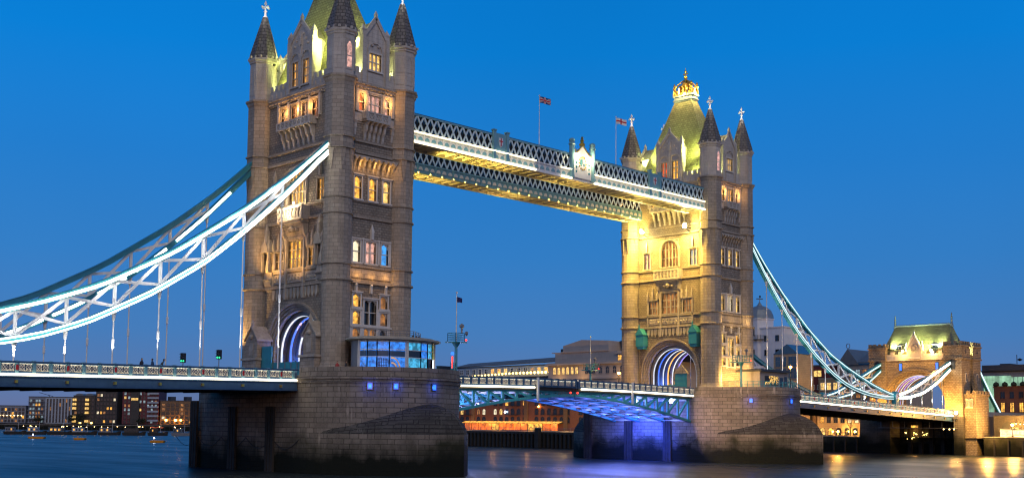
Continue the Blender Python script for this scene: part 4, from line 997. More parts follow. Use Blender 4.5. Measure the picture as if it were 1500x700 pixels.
    mb2 = MB(fm); mb2.lathe([(.72,.551),(.72,.62),(.6,.66)], 0, 0, 16); mb2.lathe([(.72,-.551),(.72,-.62),(.6,-.66)][::1], 0, 0, 16); mb2.build('boss', 'white_paint', j)
    mb2 = MB(fm); mb2.box(-.12,.12,-.4,.4,.66,.70); mb2.box(-.35,.35,.05,.22,.66,.70); mb2.build('cross', 'red_paint', j)
    return t
make_chain(0, -1, -8.86, 'nearest suspension chain with glowing white strips, running off the left edge', 'bright', False)
make_chain(0, -1, 8.86, 'suspension chain behind the nearest one, dark teal with broken light strips', 'broken', True)
make_chain(SPAN, 1, -8.86, 'teal suspension chain from the farther tower down to the gatehouse, camera side', 'fine', False)
make_chain(SPAN, 1, 8.86, 'suspension chain on the hidden side between the farther tower and the gatehouse', 'far', True)

# ---------------------------------------------------------------- side spans and bascules
def lattice_panel(w, h, name='parapet_panel'):
    """cast lattice panel at the origin, facing -Y"""
    mb = MB(); t_ = .06
    mb.box(-w/2, w/2, -.04, .0, 0, t_); mb.box(-w/2, w/2, -.04, .0, h-t_, h); mb.box(-w/2, -w/2+t_, -.04, 0, t_, h-t_); mb.box(w/2-t_, w/2, -.04, 0, t_, h-t_)
    n = 2
    for i in range(n):
        a, b = -w/2+w*i/n, -w/2+w*(i+1)/n; mb.bar((a,-.05,0), (b,-.05,h), .05, .10, (0,1,0)); mb.bar((b,-.06,0), (a,-.06,h), .05, .10, (0,1,0))
        c = (a+b)/2; R = [(c+.24*math.cos(q), -.07, h/2+.24*math.sin(q)) for q in lin(0, 2*PI, 11)]
        for p, q in zip(R, R[1:]): mb.bar(p, q, .05, .09, (0,1,0))
    return mb
PANEL_W, PANEL_H = 1.30, .74
def deck_parts(t, xa, xb, pitch, phase, panel_mat, lattice_side, red_every=0, strip=None, panel_name='parapet_panel'):
    n = max(4, int(abs(xb-xa)/3)); xs = lin(xa, xb, n)
    dt = deck_top
    mb = MB(); mb.ribbon(xs, -9.05, 9.05, lambda x: dt(x)-1.75, lambda x: dt(x)-1.18); mb.build('roadway', 'road_asphalt', t)
    first_done = {}
    for s in (-1, 1):
        y = s*9.2
        mb = MB(); mb.ribbon(xs, y-.14, y+.14, lambda x: dt(x)-.12, dt); mb.ribbon(xs, y-.12, y+.12, lambda x: dt(x)-1.28, lambda x: dt(x)-1.06); mb.ribbon(xs, y-.04, y+.04, lambda x: dt(x)-1.06, lambda x: dt(x)-.12)
        mb.build('parapet', 'navy_paint' if not lattice_side else 'sky_blue_paint' if False else 'navy_paint', t)
        k = 0; x = xa+phase
        mb = MB()
        while x <= xb+.01:
            mb.box(x-.16, x+.16, y-.22, y+.22, dt(x)-1.2, dt(x)+.07); x += pitch; k += 1
        mb.pieces('parapet_post', 'sky_blue_paint' if red_every else 'navy_paint', t)
        if s < 0:
            x = xa+phase; proto = None; redp = None; i = 0
            while x <= xb-pitch*.6:
                c = x+pitch/2; loc = (c, y-.06, dt(c)-1.0)
                if proto is None: proto = first(lattice_panel(min(PANEL_W, pitch-.42), PANEL_H).build(panel_name, panel_mat, None, (0,0,0)), t, loc)
                else: put(proto, t, loc)
                if red_every and i % red_every == 0:
                    l2 = (x, y-.225, dt(x)-.95)
                    if redp is None:
                        m2 = MB(); m2.extr([(-.13,-.05,.1),(0,-.05,0),(.13,-.05,.1),(.13,-.05,.5),(0,-.05,.62),(-.13,-.05,.5)], (0,.05,0)); redp = first(m2.build('red_shield', 'red_paint', None, (0,0,0)), t, l2)
                    else: put(redp, t, l2)
                x += pitch; i += 1
        else:
            mb = MB(); x = xa+phase
            while x <= xb-pitch*.6:
                c = x+pitch/2; z = dt(c)-1.0; w = pitch-.42
                for a, b, e in ((z,z+PANEL_H,.1),(z+PANEL_H,z,.12)): mb.bar((c-w/2,y+.08,a), (c+w/2,y+.08,b), .05, e, (0,1,0))
                x += pitch
            mb.build('parapet_tracery', panel_mat, t)
    if strip:
        for a, b in strip:
            mb = MB(); mb.ribbon(lin(a, b, max(4, int(abs(b-a)/3))), -9.56, -9.44, lambda x: dt(x)-1.46, lambda x: dt(x)-1.27); mb.ribbon(lin(a, b, max(4, int(abs(b-a)/3))), -9.45, -9.32, lambda x: dt(x)-1.50, lambda x: dt(x)-1.43)
            mb.build('light_strip', 'led_deck', t)
    mb = MB(); mb.ribbon(xs, -9.52, -9.46, lambda x: dt(x)-.20, lambda x: dt(x)-.02); mb.ribbon(xs, -9.46, -9.30, lambda x: dt(x)-.07, lambda x: dt(x)-.025); mb.build('strip_hiding_lip', 'navy_paint', t)  # lip added to hide the strip set beneath it
    mb = MB(); mb.ribbon(xs, -9.45, -9.37, lambda x: dt(x)-.13, lambda x: dt(x)-.075); mb.build('hidden_rail_light', 'led_hidden_rail', t)  # strip added out of sight under the rail to brighten the panels
def make_side_span(xa, xb, label, phase):
    t = thing('side_span', ((xa+xb)/2, 0, 9.0), label, 'bridge deck')
    deck_parts(t, xa, xb, 5.33/3, phase, 'lattice_white', True, 3, [(xa+.2, xb-.2)])
    n = 24; xs = lin(xa, xb, n); dt = deck_top
    for s in (-1, 1):
        y = s*9.15
        mb = MB(); mb.ribbon(xs, y-.10, y+.10, lambda x: dt(x)-2.55, lambda x: dt(x)-1.3); mb.ribbon(xs, y-.30, y+.30, lambda x: dt(x)-2.66, lambda x: dt(x)-2.52); mb.ribbon(xs, y-.24, y+.24, lambda x: dt(x)-1.62, lambda x: dt(x)-1.52)
        mb.build('edge_girder', 'navy_paint', t)
    mb = MB(); x = xa+phase
    while x < xb: mb.box(x-.13, x+.13, -9.5, -9.26, dt(x)-2.25, dt(x)-1.95); x += 5.33
    mb.build('hanger_ends', 'gilding', t)
    mb = MB(); x = xa+phase
    while x < xb:
        mb.box(x-.16, x+.16, -9.0, 9.0, dt(x)-2.75, dt(x)-1.76); x += 5.33/2
    for y in (-6.5,-3.9,-1.3,1.3,3.9,6.5): mb.ribbon(xs, y-.12, y+.12, lambda x: dt(x)-2.45, lambda x: dt(x)-1.77)
    mb.build('floor_beams', 'dark_timber', t)
    return t
make_side_span(-10.65-82.3, -10.75, 'nearer side span deck with white lattice parapet, running off the left edge', .30+(82.3-.1-13.4+10.65) % (5.33))
make_side_span(SPAN+10.75, SPAN+10.65+82.3, 'farther side span deck sloping down to the gatehouse with red shields on its parapet', 2.75)
def make_bascule(cx, d, label, strip, posts):
    """one opening leaf: d=+1 leaf reaching towards +X from the pier at cx"""
    xa, xb = cx+d*10.75, 41.15-d*.06
    lo, hi = sorted((xa, xb))
    t = thing('bascule_leaf', (xa, 0, 9.0), label, 'bascule leaf', 'opening leaves of the bridge')
    deck_parts(t, lo, hi, 1.52, .2, 'lattice_white', True, 0, [strip])
    dt = deck_top
    def zb(x):
        q = max(0, min(1, abs(x-xa)/30.4)); return 6.85+3.75*(1-(1-q)**1.6)
    xs = lin(lo, hi, 25)
    for y in (-8.4,-2.9,2.9,8.4):
        mb = MB(); mb.ribbon(xs, y-.28, y+.28, lambda x: dt(x)-2.05, lambda x: dt(x)-1.76); mb.ribbon(xs, y-.32, y+.32, zb, lambda x: zb(x)+.38)
        n = 10; P = [xa+d*(.4+29.2*i/n) for i in range(n+1)]
        for i in range(n+1):
            x = P[i]; a, b = zb(x)+.3, dt(x)-2.0
            if b-a > .25: mb.bar((x,y,a), (x,y,b), .36, .3, (0,1,0))
            if i < n:
                x2 = P[i+1]; b2 = dt(x2)-2.0; a2 = zb(x2)+.3
                if b2-a2 > .2: mb.bar((x,y,b), (x2,y,a2), .3, .34, (0,1,0))
        mb.build('main_girder', 'teal_paint', t)
    mb = MB()
    for i in range(13):
        x = xa+d*(.8+29*i/12); mb.box(x-.14, x+.14, -8.4, 8.4, dt(x)-2.3, dt(x)-1.77)
    for y in (-7,-5.6,-4.2,-1.4,0,1.4,4.2,5.6,7): mb.ribbon(xs, y-.1, y+.1, lambda x: dt(x)-2.15, lambda x: dt(x)-1.78)
    mb.build('floor_beams', 'lattice_white', t)
    # lower bracing and soffit troughs between the girders, pale so that they take the blue light
    mb = MB()
    for (a, b) in ((-8.1,-3.2),(-2.6,2.6),(3.2,8.1)):
        for i in range(8):
            x = xa+d*(1+3.3*i); x2 = x+d*3.3; mb.bar((x,a,zb(x)+.25), (x2,b,zb(x2)+.25), .12, .12); mb.box(x-.1, x+.1, a, b, zb(x)+.05, zb(x)+.25)
    mb.build('lower_bracing', 'grey_steel', t)
    for x in posts:
        mb = MB(); mb.box(x-.16, x+.16, -9.75, -9.5, dt(x)-3.4, dt(x)+.12); mb.build('ladder_post', 'white_paint', t)
    mb = MB(); x = xb-d*.25; mb.box(x-.22, x+.22, -9.45, -8.95, dt(x)-1.3, dt(x)+.15); mb.build('nose_post', 'navy_paint', t)
    return t
B1 = make_bascule(0, 1, 'near half of the opening span, blue trussed and glowing bluish white inside', (11.2, 31.5), (32.0,))
B2 = make_bascule(SPAN, -1, 'far half of the opening span, its pale underside lit strong blue', (42.0, 71.3), (54.4,))
def bulb(parent, p, r, mat, light=None, col=None, name='lamp'):
    mb = MB(); mb.ball(p, r, 8); o = mb.build(name, mat, parent)
    if light: lamp('POINT', (p[0], p[1]-.45, p[2]), col, light, .2)
    return o
tower_lamps()
bulb(B2, (58.2,-7.4,10.25), .26, 'bulb_ice'); bulb(B2, (67.8,-7.3,10.45), .34, 'bulb_ice')
for k, x in enumerate((69.5,65,60.5,56,51.5,47)):
    for y in (-5.6, 0, 5.6): lamp('POINT', (x,y,7.9+.5*k), (.17,.23,1), (850,850,800,650,420,240)[k], 1.0)
lamp('SPOT', (64,-1,7.2), (.02,.07,1), 20000, .3, (71.6,1,2.5), 105, .7)
for x, z, p in ((13.5,8.4,800),(18,9.0,800),(22.5,9.4,700),(27,9.7,420)):
    for y in (-5.6,0,5.6): lamp('POINT', (x,y,z), (.40,.44,1), p, .4)
for q, x in ((B1,39.3),(B2,40.9)): bulb(q, (x+.0,-9.62,11.15), .17, 'bulb_red', name='navigation_light')

# ---------------------------------------------------------------- gatehouse at the far end (abutment tower)
def make_gatehouse():
    x0, x1 = 175.2, 185.0
    t = thing('gatehouse', (180, 0, 4), 'battlemented stone gatehouse with steep green roof at the far end of the bridge', 'gatehouse')
    fm = Matrix.Translation((180,0,0)) @ Matrix.Rotation(-PI/2, 4, 'Z'); y = -(180-x0)
    fb = Matrix.Translation((180,0,0)) @ Matrix.Rotation(PI/2, 4, 'Z')
    for f in (fm, fb):
        mb = MB(f); arch_wall(mb, y, 8.0, 12.1, 10.6, 9.0, 23.0); mb.build('wall', 'abutment_stone', t)
        mb = MB(f)
        for r0, r1, a, b in ((8.0,8.55,y-.2,y+.4),(7.5,8.0,y+.1,y+1.0),(7.05,7.5,y+.4,y+1.6)): arch_ring(mb, a, b, r0, r1, 12.1, 9.0)
        mb.build('arch_moulding', 'abutment_stone', t)
    mb = MB(); A = [(7.05,9.0)]+arc(7.05,12.1)+[(-7.05,9.0)]
    for (a, za), (b, zb) in zip(A, A[1:]): mb.add([(x0+1.6,a,za),(x1-1.6,a,za),(x1-1.6,b,zb),(x0+1.6,b,zb)], [(0,1,2,3)])
    mb.build('vault', 'abutment_stone', t)
    for k in range(5):
        mb = MB(fm); A2 = [(6.98,10.4)]+arc(6.98,12.1,20)+[(-6.98,10.4)]; x = -2.6+k*1.3
        for (a, za), (b, zb) in zip(A2, A2[1:]): mb.bar((a,x,za), (b,x,zb), .16, .06, (0,1,0))
        mb.build('rib_light', 'led_violet' if k % 2 else 'rib_white', t)
    # corner turrets: battered base, plain shaft with slits, battlements
    for sx in (0, 1):
        for sy in (-1, 1):
            a, b = (x0-.45, x0+3.9) if sx == 0 else (x1-3.9, x1+.45)
            c, d = sorted((sy*7.45, sy*11.75))
            mb = MB(); mb.box(a, b, c, d, 9.0, 22.6); tu = mb.build('turret', 'abutment_stone', t)
            mb = MB(); mb.box(a-.25, b+.25, c-.25, d+.25, 22.6, 23.0); mb.box(a-.1, b+.1, c-.1, d+.1, 23.0, 25.9); mb.box(a-.3, b+.3, c-.3, d+.3, 25.6, 25.95)
            for i in range(4):
                q = a-.1+(b-a+.2-.62)*i/3; mb.box(q, q+.62, c-.12, c+.4, 25.95, 26.9); mb.box(q, q+.62, d-.4, d+.12, 25.95, 26.9)
                q = c-.1+(d-c+.2-.62)*i/3; mb.box(a-.12, a+.4, q, q+.62, 25.95, 26.9); mb.box(b-.4, b+.12, q, q+.62, 25.95, 26.9)
            mb.build('turret_head', 'abutment_stone', tu)
            mb = MB()
            for yy in (c-.13 if sy < 0 else d+.01,):
                xm = (a+b)/2; mb.box(xm-.09, xm+.09, yy, yy+.12, 23.7, 25.1); mb.box(xm-.4, xm+.4, yy, yy+.12, 24.3, 24.5)
            mb.build('arrow_slit', 'black_iron', tu)
            if sx == 0:
                mb = MB(); ym = (c+d)/2; mb.box(a-.16, a+.05, ym-.55, ym+.55, 20.2, 22.3); mb.extr([(a-.17,yy2,zz) for yy2, zz in [(ym+.75*math.cos(q), 21.6+.95*math.sin(q)) for q in lin(0, PI, 9)]], (.1,0,0)); mb.build('chain_recess', 'black_iron', tu)
            if sy < 0:
                mb = MB(); xm = (a+b)/2; mb.box(xm-.45, xm+.45, c-.12, c+.02, 17.2, 19.4); f_ = mb.build('window_surround', 'pale_ashlar', tu)
                mb = MB(); mb.box(xm-.2, xm+.2, c-.14, c-.10, 17.5, 19.1); mb.build('slit_window', 'black_iron', tu)
    mb = MB()
    for s in (-1, 1):
        xx = x0 if s < 0 else x1
        mb.box(*sorted((xx-.0*s, xx-s*.5)), -7.45, 7.45, 23.0, 24.2); mb.box(*sorted((xx+s*.25, xx-s*.5)), -7.45, 7.45, 22.65, 23.0)
        for i in range(7):
            u = -6.9+i*2.05
            if abs(u) > 2: mb.box(*sorted((xx+s*.03, xx-s*.45)), u, u+.9, 24.2, 24.85)
    mb.build('parapet', 'pale_ashlar', t)
    for s in (-1, 1):
        mb = MB(); mb.box(x0+3.9, x1-3.9, *sorted((s*11.2, s*10.7)), 4, 23.9); mb.box(x0+3.9, x1-3.9, *sorted((s*11.45, s*10.7)), 22.65, 23.0); mb.build('side_wall', 'abutment_stone', t)
    # central gable with carved arms
    mb = MB(fm); mb.box(-1.9,1.9,y-.35,y+.3,22.7,25.6); mb.extr([(-1.7,y-.35,25.6),(1.7,y-.35,25.6),(0,y-.35,28.9)], (0,.65,0)); g = mb.build('gable', 'pale_ashlar', t)
    mb = MB(fm)
    for s in (-1, 1): mb.bar((s*1.95,y-.42,25.4), (0,y-.42,29.05), .42, .3, (0,-1,0)); pinnacle(mb, s*2.0, y-.2, 24.8, 2.6, .5)
    pinnacle(mb, 0, y-.2, 28.8, 1.2, .3); mb.box(-1.5,1.5,y-.5,y-.3,23.0,23.5); mb.build('gable_coping', 'white_trim', g)
    mb = MB(fm); mb.lathe([(.9,0),(.9,.1)], 0, 0, 12) if False else None
    for k in range(10):
        a = 2*PI*k/10; mb.ball((.72*math.cos(a), y-.36, 25.6+.85*math.sin(a)), .24, 6)
    mb.extr([(-.4,y-.45,26.1),(.4,y-.45,26.1),(.4,y-.45,25.4),(0,y-.45,24.9),(-.4,y-.45,25.4)], (0,.1,0)); mb.build('carved_arms', 'carved_stone', g)
    # roof
    mb = MB(); prof = [(4.3,9.6,24.0),(3.3,8.5,26.3),(1.7,7.6,29.2),(.18,7.2,31.4)]; vs = []; fs = []
    for a, b, z in prof: vs += [(180-a,-b,z),(180+a,-b,z),(180+a,b,z),(180-a,b,z)]
    for i in range(3):
        for j in range(4): fs.append((i*4+j, i*4+(j+1)%4, i*4+4+(j+1)%4, i*4+4+j))
    mb.add(vs, fs); rf = mb.build('roof', 'roof_slate', t)
    mb = MB(); mb.box(179.7,180.3,-7.25,7.25,31.35,31.65)
    for i in range(30): mb.box(179.95,180.05,-7.1+i*.48,-6.9+i*.48,31.65,31.9)
    mb.build('ridge', 'lead_roof', rf)
    for s in (-1, 1):
        mb = MB(); mb.lathe([(.5,30.9),(.35,31.6),(.2,32.0),(.3,32.5),(.14,32.8),(.3,33.2),(.1,33.5),(.2,33.8),(.01,34.4)], 180, s*7.25, 8); mb.build('finial', 'lead_roof', rf)
        mb = MB(fm); u = s*4.7; mb.box(u-.75,u+.75,y+1.2,y+3.4,24.6,26.4); mb.extr([(u-.95,y+1.05,26.4),(u+.95,y+1.05,26.4),(u+.95,y+3.6,27.2),(u-.95,y+3.6,27.2)], (0,0,.14)); d_ = mb.build('dormer', 'white_trim', rf)
        mb = MB(fm)
        for q in (-.36, .36): mb.box(u+q-.3, u+q+.3, y+1.15, y+1.21, 24.9, 26.2)
        mb.build('dormer_panes', 'dark_glass', d_)
    mb = MB(); mb.box(x0+.3, x1-.3, -10.5, 10.5, 23.3, 23.5); mb.build('gutter', 'lead_roof', t)
    for s in (-1, 1):
        mb = MB(); mb.box(175.7,176.1,s*7.0-.2,s*7.0+.2,25.4,25.8); mb.build('roof_floodlight', 'black_iron', t)
        lamp('SPOT', (175.6, s*6.9, 26.1), (.88,1,.42), 5500, .2, (179.0, s*3.0, 28.6), 115, .9)
        lamp('POINT', (179.6, s*9.9, 24.6), (.93,1,.45), 1500, .2)
    # lower works: river front below the deck, stair block on the camera side
    mb = MB(); mb.box(x0-.6, x1+1, 6.5, 14.5, -1, 9.0); mb.box(x0-.6, x1+1, -11.9, -9.5, -1, 9.0); mb.box(x0+4.5, x1+1, -9.5, 6.5, -1, 9.0); mb.build('river_front', 'quay_stone', t)
    mb = MB()
    for yy in (-7.6,-4.8,-2.0,.8,3.6): mb.box(x0+3.6, x0+4.5, yy-.45, yy+.45, -1, 8.2)
    mb.box(x0-.9, x0+4.6, -10.5, 8.2, 8.2, 8.6); mb.build('fender_piles', 'dark_timber', t)
    mb = MB(); mb.box(x0+.3, x1-2.2, -14.6, -11.76, -1, 14.4)
    mb.box(x0+.05, x1-1.9, -14.8, -11.8, 14.0, 14.41)
    for i in range(5): mb.box(x0+.1+i*1.7, x0+1.0+i*1.7, -14.8, -14.4, 14.41, 15.1)
    for i in range(2): mb.box(x0+.05, x0+.4, -14.7+i*1.4, -13.9+i*1.4, 14.4, 15.1)
    mb.extr([(x0+5.2,-13.6,14.4),(x1-2.4,-13.6,14.4),(x1-3.0,-12.0,19.0),(x0+5.6,-12.0,19.0)], (0,1.4,0)); 
    sb = mb.build('stair_block', 'abutment_stone', t)
    mb = MB(fm); mb.box(12.3,13.9,-4.78,-4.55,11.0,13.2); f_ = mb.build('stair_window', 'pale_ashlar', t)
    mb = MB(fm)
    for q in (12.7, 13.5): mb.box(q-.28,q+.28,-4.82,-4.78,11.3,12.9)
    mb.build('pane', 'window_gold', f_)
    # lamps
    for u, r in ((2.75,.3),(-4.4,.36)):
        p = fm @ Vector((-u, y-.7, 24.9)); bulb(t, tuple(p), r, 'bulb_white'); lamp('POINT', (p.x-.8, p.y, p.z-.4), (1,.52,.12), 1100, .2); lamp('SPOT', (p.x+.2, p.y, p.z+1.2), (.90,1,.36), 7500, .2, (179.2, u*-1.2, 29.5), 110, .9)
    for u in (-3.67, 5.6):
        p = fm @ Vector((u, y-.02, 21.1)); mb = MB(); mb.box(p.x-.14, p.x+.03, p.y-.42, p.y+.42, p.z-1.0, p.z+1.0); fr = mb.build('blue_lamp_frame', 'blue_glass', t)
        mb = MB(); mb.box(p.x-.2, p.x-.14, p.y-.26, p.y+.26, p.z-.8, p.z+.8); mb.build('blue_lamp', 'bulb_blue', fr)
    for p, c, w in (((171,-7,10.5),(1,.46,.07),8500),((171,7,10.5),(1,.46,.07),7500),((172.0,-11.2,10.4),(1,.50,.10),2400),((170.5,-19,8.5),(1,.50,.09),9000),((179,-21,7.5),(1,.46,.08),1500),((180,0,11),(1,.42,.10),900)): lamp('POINT', p, c, w, .25)
    bulb(t, (173.6,-10.6,9.9), .42, 'bulb_white'); bulb(t, (171.0,6.9,10.3), .14, 'bulb_orange')
    return t
make_gatehouse()
def make_tie(y, label):
    t = thing('land_tie', (198, y, 9), label, 'land tie')
    mb = MB(); pts = [(186.8,y,23.9),(191.3,y,20.1),(196.3,y,15.6),(202.3,y,10.7),(205,y,8.6)]; mb.chain(pts, .6, .9); mb.build('tie_bar', 'teal_paint', t)
    mb = MB(); mb.chain([(a, y-.36, c+.1) for a, b, c in pts], .07, .45); mb.build('light_strip', 'led_ice', t)
make_tie(-8.86, 'sloping lit tie running down to the ground right of the gatehouse')
# approach viaduct beyond the gatehouse
t = thing('approach_viaduct', (230, 0, 4), 'low brick road viaduct running inland behind the gatehouse', 'viaduct')
mb = MB(); mb.box(186.1, 330, -10, 10, 3, 9.2); mb.build('arches_wall', 'brown_brick', t)
mb = MB(); mb.box(186.1, 330, -10.1, -9.7, 9.2, 10.4); mb.box(186.1, 330, 9.7, 10.1, 9.2, 10.4); mb.build('parapet', 'concrete', t)
# a glimmering opening under the deck at the gatehouse
t = thing('lit_gateway', (179.6, 2, 3.0), 'small glittering lit opening in the dark wall under the deck', 'gateway')
mb = MB(); mb.box(179.3,179.6,-1.6,5.6,2.6,3.0); mb.box(179.3,179.6,-1.6,-1.2,3.0,6.6); mb.box(179.3,179.6,5.2,5.6,3.0,6.6); mb.box(179.3,179.6,-1.6,5.6,6.6,7.0); mb.build('frame', 'dark_timber', t)
mb = MB(); rr = random.Random(3)
for k in range(26): mb.ball((179.15, -1+6*rr.random(), 3.4+1.9*rr.random()), .07+.1*rr.random(), 6)
mb.build('bulbs', 'bulb_festoon', t)
mb = MB(); mb.extr([(179.0,.6,6.2),(179.0,3.6,6.2),(179.0,3.1,6.9),(179.0,1.1,6.9)], (.25,0,0)); mb.build('lamp_shade', 'window_amber', t)
lamp('POINT', (178.2,2,5), (1,.45,.12), 120, .2)
t = thing('service_gangway', (175, -2, 6.5), 'narrow grey gangway slung under the deck end with small lamps', 'gangway')
mb = MB(); mb.box(173.6,174.6,-10.5,9.0,6.2,6.35); mb.build('platform', 'grey_steel', t)
mb = MB()
for k in range(7): mb.bar((174.1,-10+k*3.1,6.3), (174.1,-10+k*3.1,8.3), .12, .12)
mb.build('hanger_rods', 'grey_steel', t)
for yy in (-7.6,-9.0,-10.1): bulb(t, (173.5,yy,6.05), .15, 'bulb_warm')

# ---------------------------------------------------------------- things on the piers
def railing(t, pts, h=1.1, mat='teal_paint', step=1.2, name='railing', mid=3):
    mb = MB(); po = MB(); P = [Vector(p) for p in pts]
    for k in range(mid+1): mb.tube([p+Vector((0,0,h*(k+1)/(mid+1))) for p in P], .035, 5)
    for a, b in zip(P, P[1:]):
        n = max(1, int((b-a).length/step))
        for i in range(n+1): q = a+(b-a)*i/n; po.tube([q, q+Vector((0,0,h))], .045, 5)
    po.build(name+'_posts', mat, t)
    return mb.build(name, mat, t)
def make_cabin():
    cx, cy = 0.2, -14.4
    t = thing('control_cabin', (cx, cy, 12.0), 'round glazed cabin glowing blue under a thin overhanging roof on the pier', 'control cabin')
    def el(rx, ry, n=48, a0=0, a1=2*PI): return [(cx+rx*math.cos(a), cy+ry*math.sin(a)) for a in [a0+(a1-a0)*i/n for i in range(n)]]
    mb = MB(); 
    for k, z0, z1 in ((.93,16.42,16.52),(1.0,16.52,16.68),(.97,16.68,16.76),(.86,16.76,16.92)): mb.prism(el(6.7*k,5.0*k), z0, z1)
    mb.build('roof', 'canvas_roof', t)
    mb = MB(); mb.prism(el(5.75,4.15), 12.0, 12.2); mb.prism(el(5.75,4.15), 16.3, 16.42); mb.build('floor', 'concrete', t)
    RX, RY = 5.85, 4.25
    # glazing in bays: (from angle, to angle, rows of materials from the bottom)
    bays = [(-172,-158,('cabin_blue','cabin_blue','cabin_blue')),(-158,-143,('cabin_blue','cabin_blue','cabin_blue')),(-143,-126,('cabin_blue','cabin_blue','cabin_blue')),(-126,-104,('cabin_blue','cabin_blue','cabin_blue')),
            (-101,-80,('cabin_cyan','dark_glass','cabin_cyan')),(-80,-66,('cabin_cyan','cabin_blue','cabin_blue')),(-66,-52,('dark_glass','cabin_cyan','cabin_cyan')),(-52,-16,('cabin_screen','cabin_green','cabin_green')),(-16,20,('dark_glass','dark_glass','cabin_cyan'))]
    zs = [(12.3,14.3),(14.4,15.2),(15.3,16.2)]
    A = math.radians
    def P(a, k=1): return cx+RX*k*math.cos(A(a)), cy+RY*k*math.sin(A(a))
    fr = MB()
    for a0, a1, ms in bays:
        for (z0, z1), m_ in zip(zs, ms):
            mb = MB(); n = 4
            for i in range(n):
                a, b = a0+(a1-a0)*i/n, a0+(a1-a0)*(i+1)/n; p, q = P(a, .99), P(b, .99); mb.add([(*p,z0),(*q,z0),(*q,z1),(*p,z1)], [(0,1,2,3)])
            mb.build('pane', m_, t)
        for a in (a0, a1):
            p = P(a); fr.bar((*p,12.2), (*p,16.42), .1, .12)
        n = 6
        for z in (12.25, 14.35, 15.25, 16.28):
            for i in range(n): fr.bar((*P(a0+(a1-a0)*i/n),z), (*P(a0+(a1-a0)*(i+1)/n),z), .09, .09)
    fr.build('glazing_bars', 'white_paint', t)
    mb = MB(); p = P(-102.5, 1.03); mb.bar((*p,12.1), (*p,16.5), .3, .3); p = P(-16, 1.03); mb.bar((*p,12.1), (*p,16.5), .3, .3); p = P(-173, 1.02); mb.bar((*p,12.1), (*p,16.5), .2, .2); mb.pieces('column', 'white_trim', t)
    mb = MB(); n = 30; Q = [P(20+168*i/n) for i in range(n+1)]
    for p, q in zip(Q, Q[1:]): mb.add([(*p,12.1),(*q,12.1),(*q,16.42),(*p,16.42)], [(0,1,2,3)])
    mb.build('back_wall', 'grey_cladding', t)
    # a lit poster wall and a dark header band behind the left bays
    mb = MB()
    for a0, a1 in ((-171,-159),(-157,-144),(-142,-127),(-125,-105)):
        for i in range(4): a, b = a0+(a1-a0)*i/4, a0+(a1-a0)*(i+1)/4; mb.add([(*P(a,1.005),14.42),(*P(b,1.005),14.42),(*P(b,1.005),15.1),(*P(a,1.005),15.1)], [(0,1,2,3)])
    mb.build('header_band', 'navy_paint', t)
    mb = MB(); 
    for k in range(6):
        a = -141+k*2.4; mb.bar((*P(a,1.006),12.5), (*P(a,1.006),14.2), .05, .05)
    for z in (12.9,13.3,13.7,14.1): mb.bar((*P(-141.5,1.006),z), (*P(-128,1.006),z), .05, .05)
    mb.build('window_decal', 'black_iron', t)
    mb = MB()
    for r in (.25,.55,.85):
        R_ = [(r*math.cos(q), 12.5+1.75*r*math.sin(q)/.85) for q in lin(0, PI*.55, 8)]
        for (a, za), (b, zb) in zip(R_, R_[1:]): mb.bar((*P(-122+a*13,1.006),za), (*P(-122+b*13,1.006),zb), .05, .16, (0,0,1))
    mb.build('arch_decal', 'cabin_warm', t)
    mb = MB()
    for a in (-90,-60,-30): 
        p = P(a, .8); mb.box(p[0]-.35, p[0]+.35, p[1]-.02, p[1]+.02, 12.6, 13.3)
    mb.build('screens', 'cabin_screen', t)
    railing(t, [(cx-2.2,cy+1.6,16.92),(cx+2.0,cy-1.6,16.92),(cx+5.0,cy+.6,16.92)], 1.0, 'grey_steel', .8, 'roof_railing')
    mb = MB()
    for q in (4.4, 5.0, 5.5): mb.box(cx+q-.14, cx+q+.14, cy+1.3, cy+1.6, 16.9, 17.4); mb.ball((cx+q, cy+1.4, 17.5), .2, 6)
    mb.build('roof_cameras', 'black_iron', t)
    lamp('AREA', (cx, cy-.4, 16.25), (.25,.55,1), 220, aim=(cx, cy-.4, 12), size=(5, 3))
make_cabin()
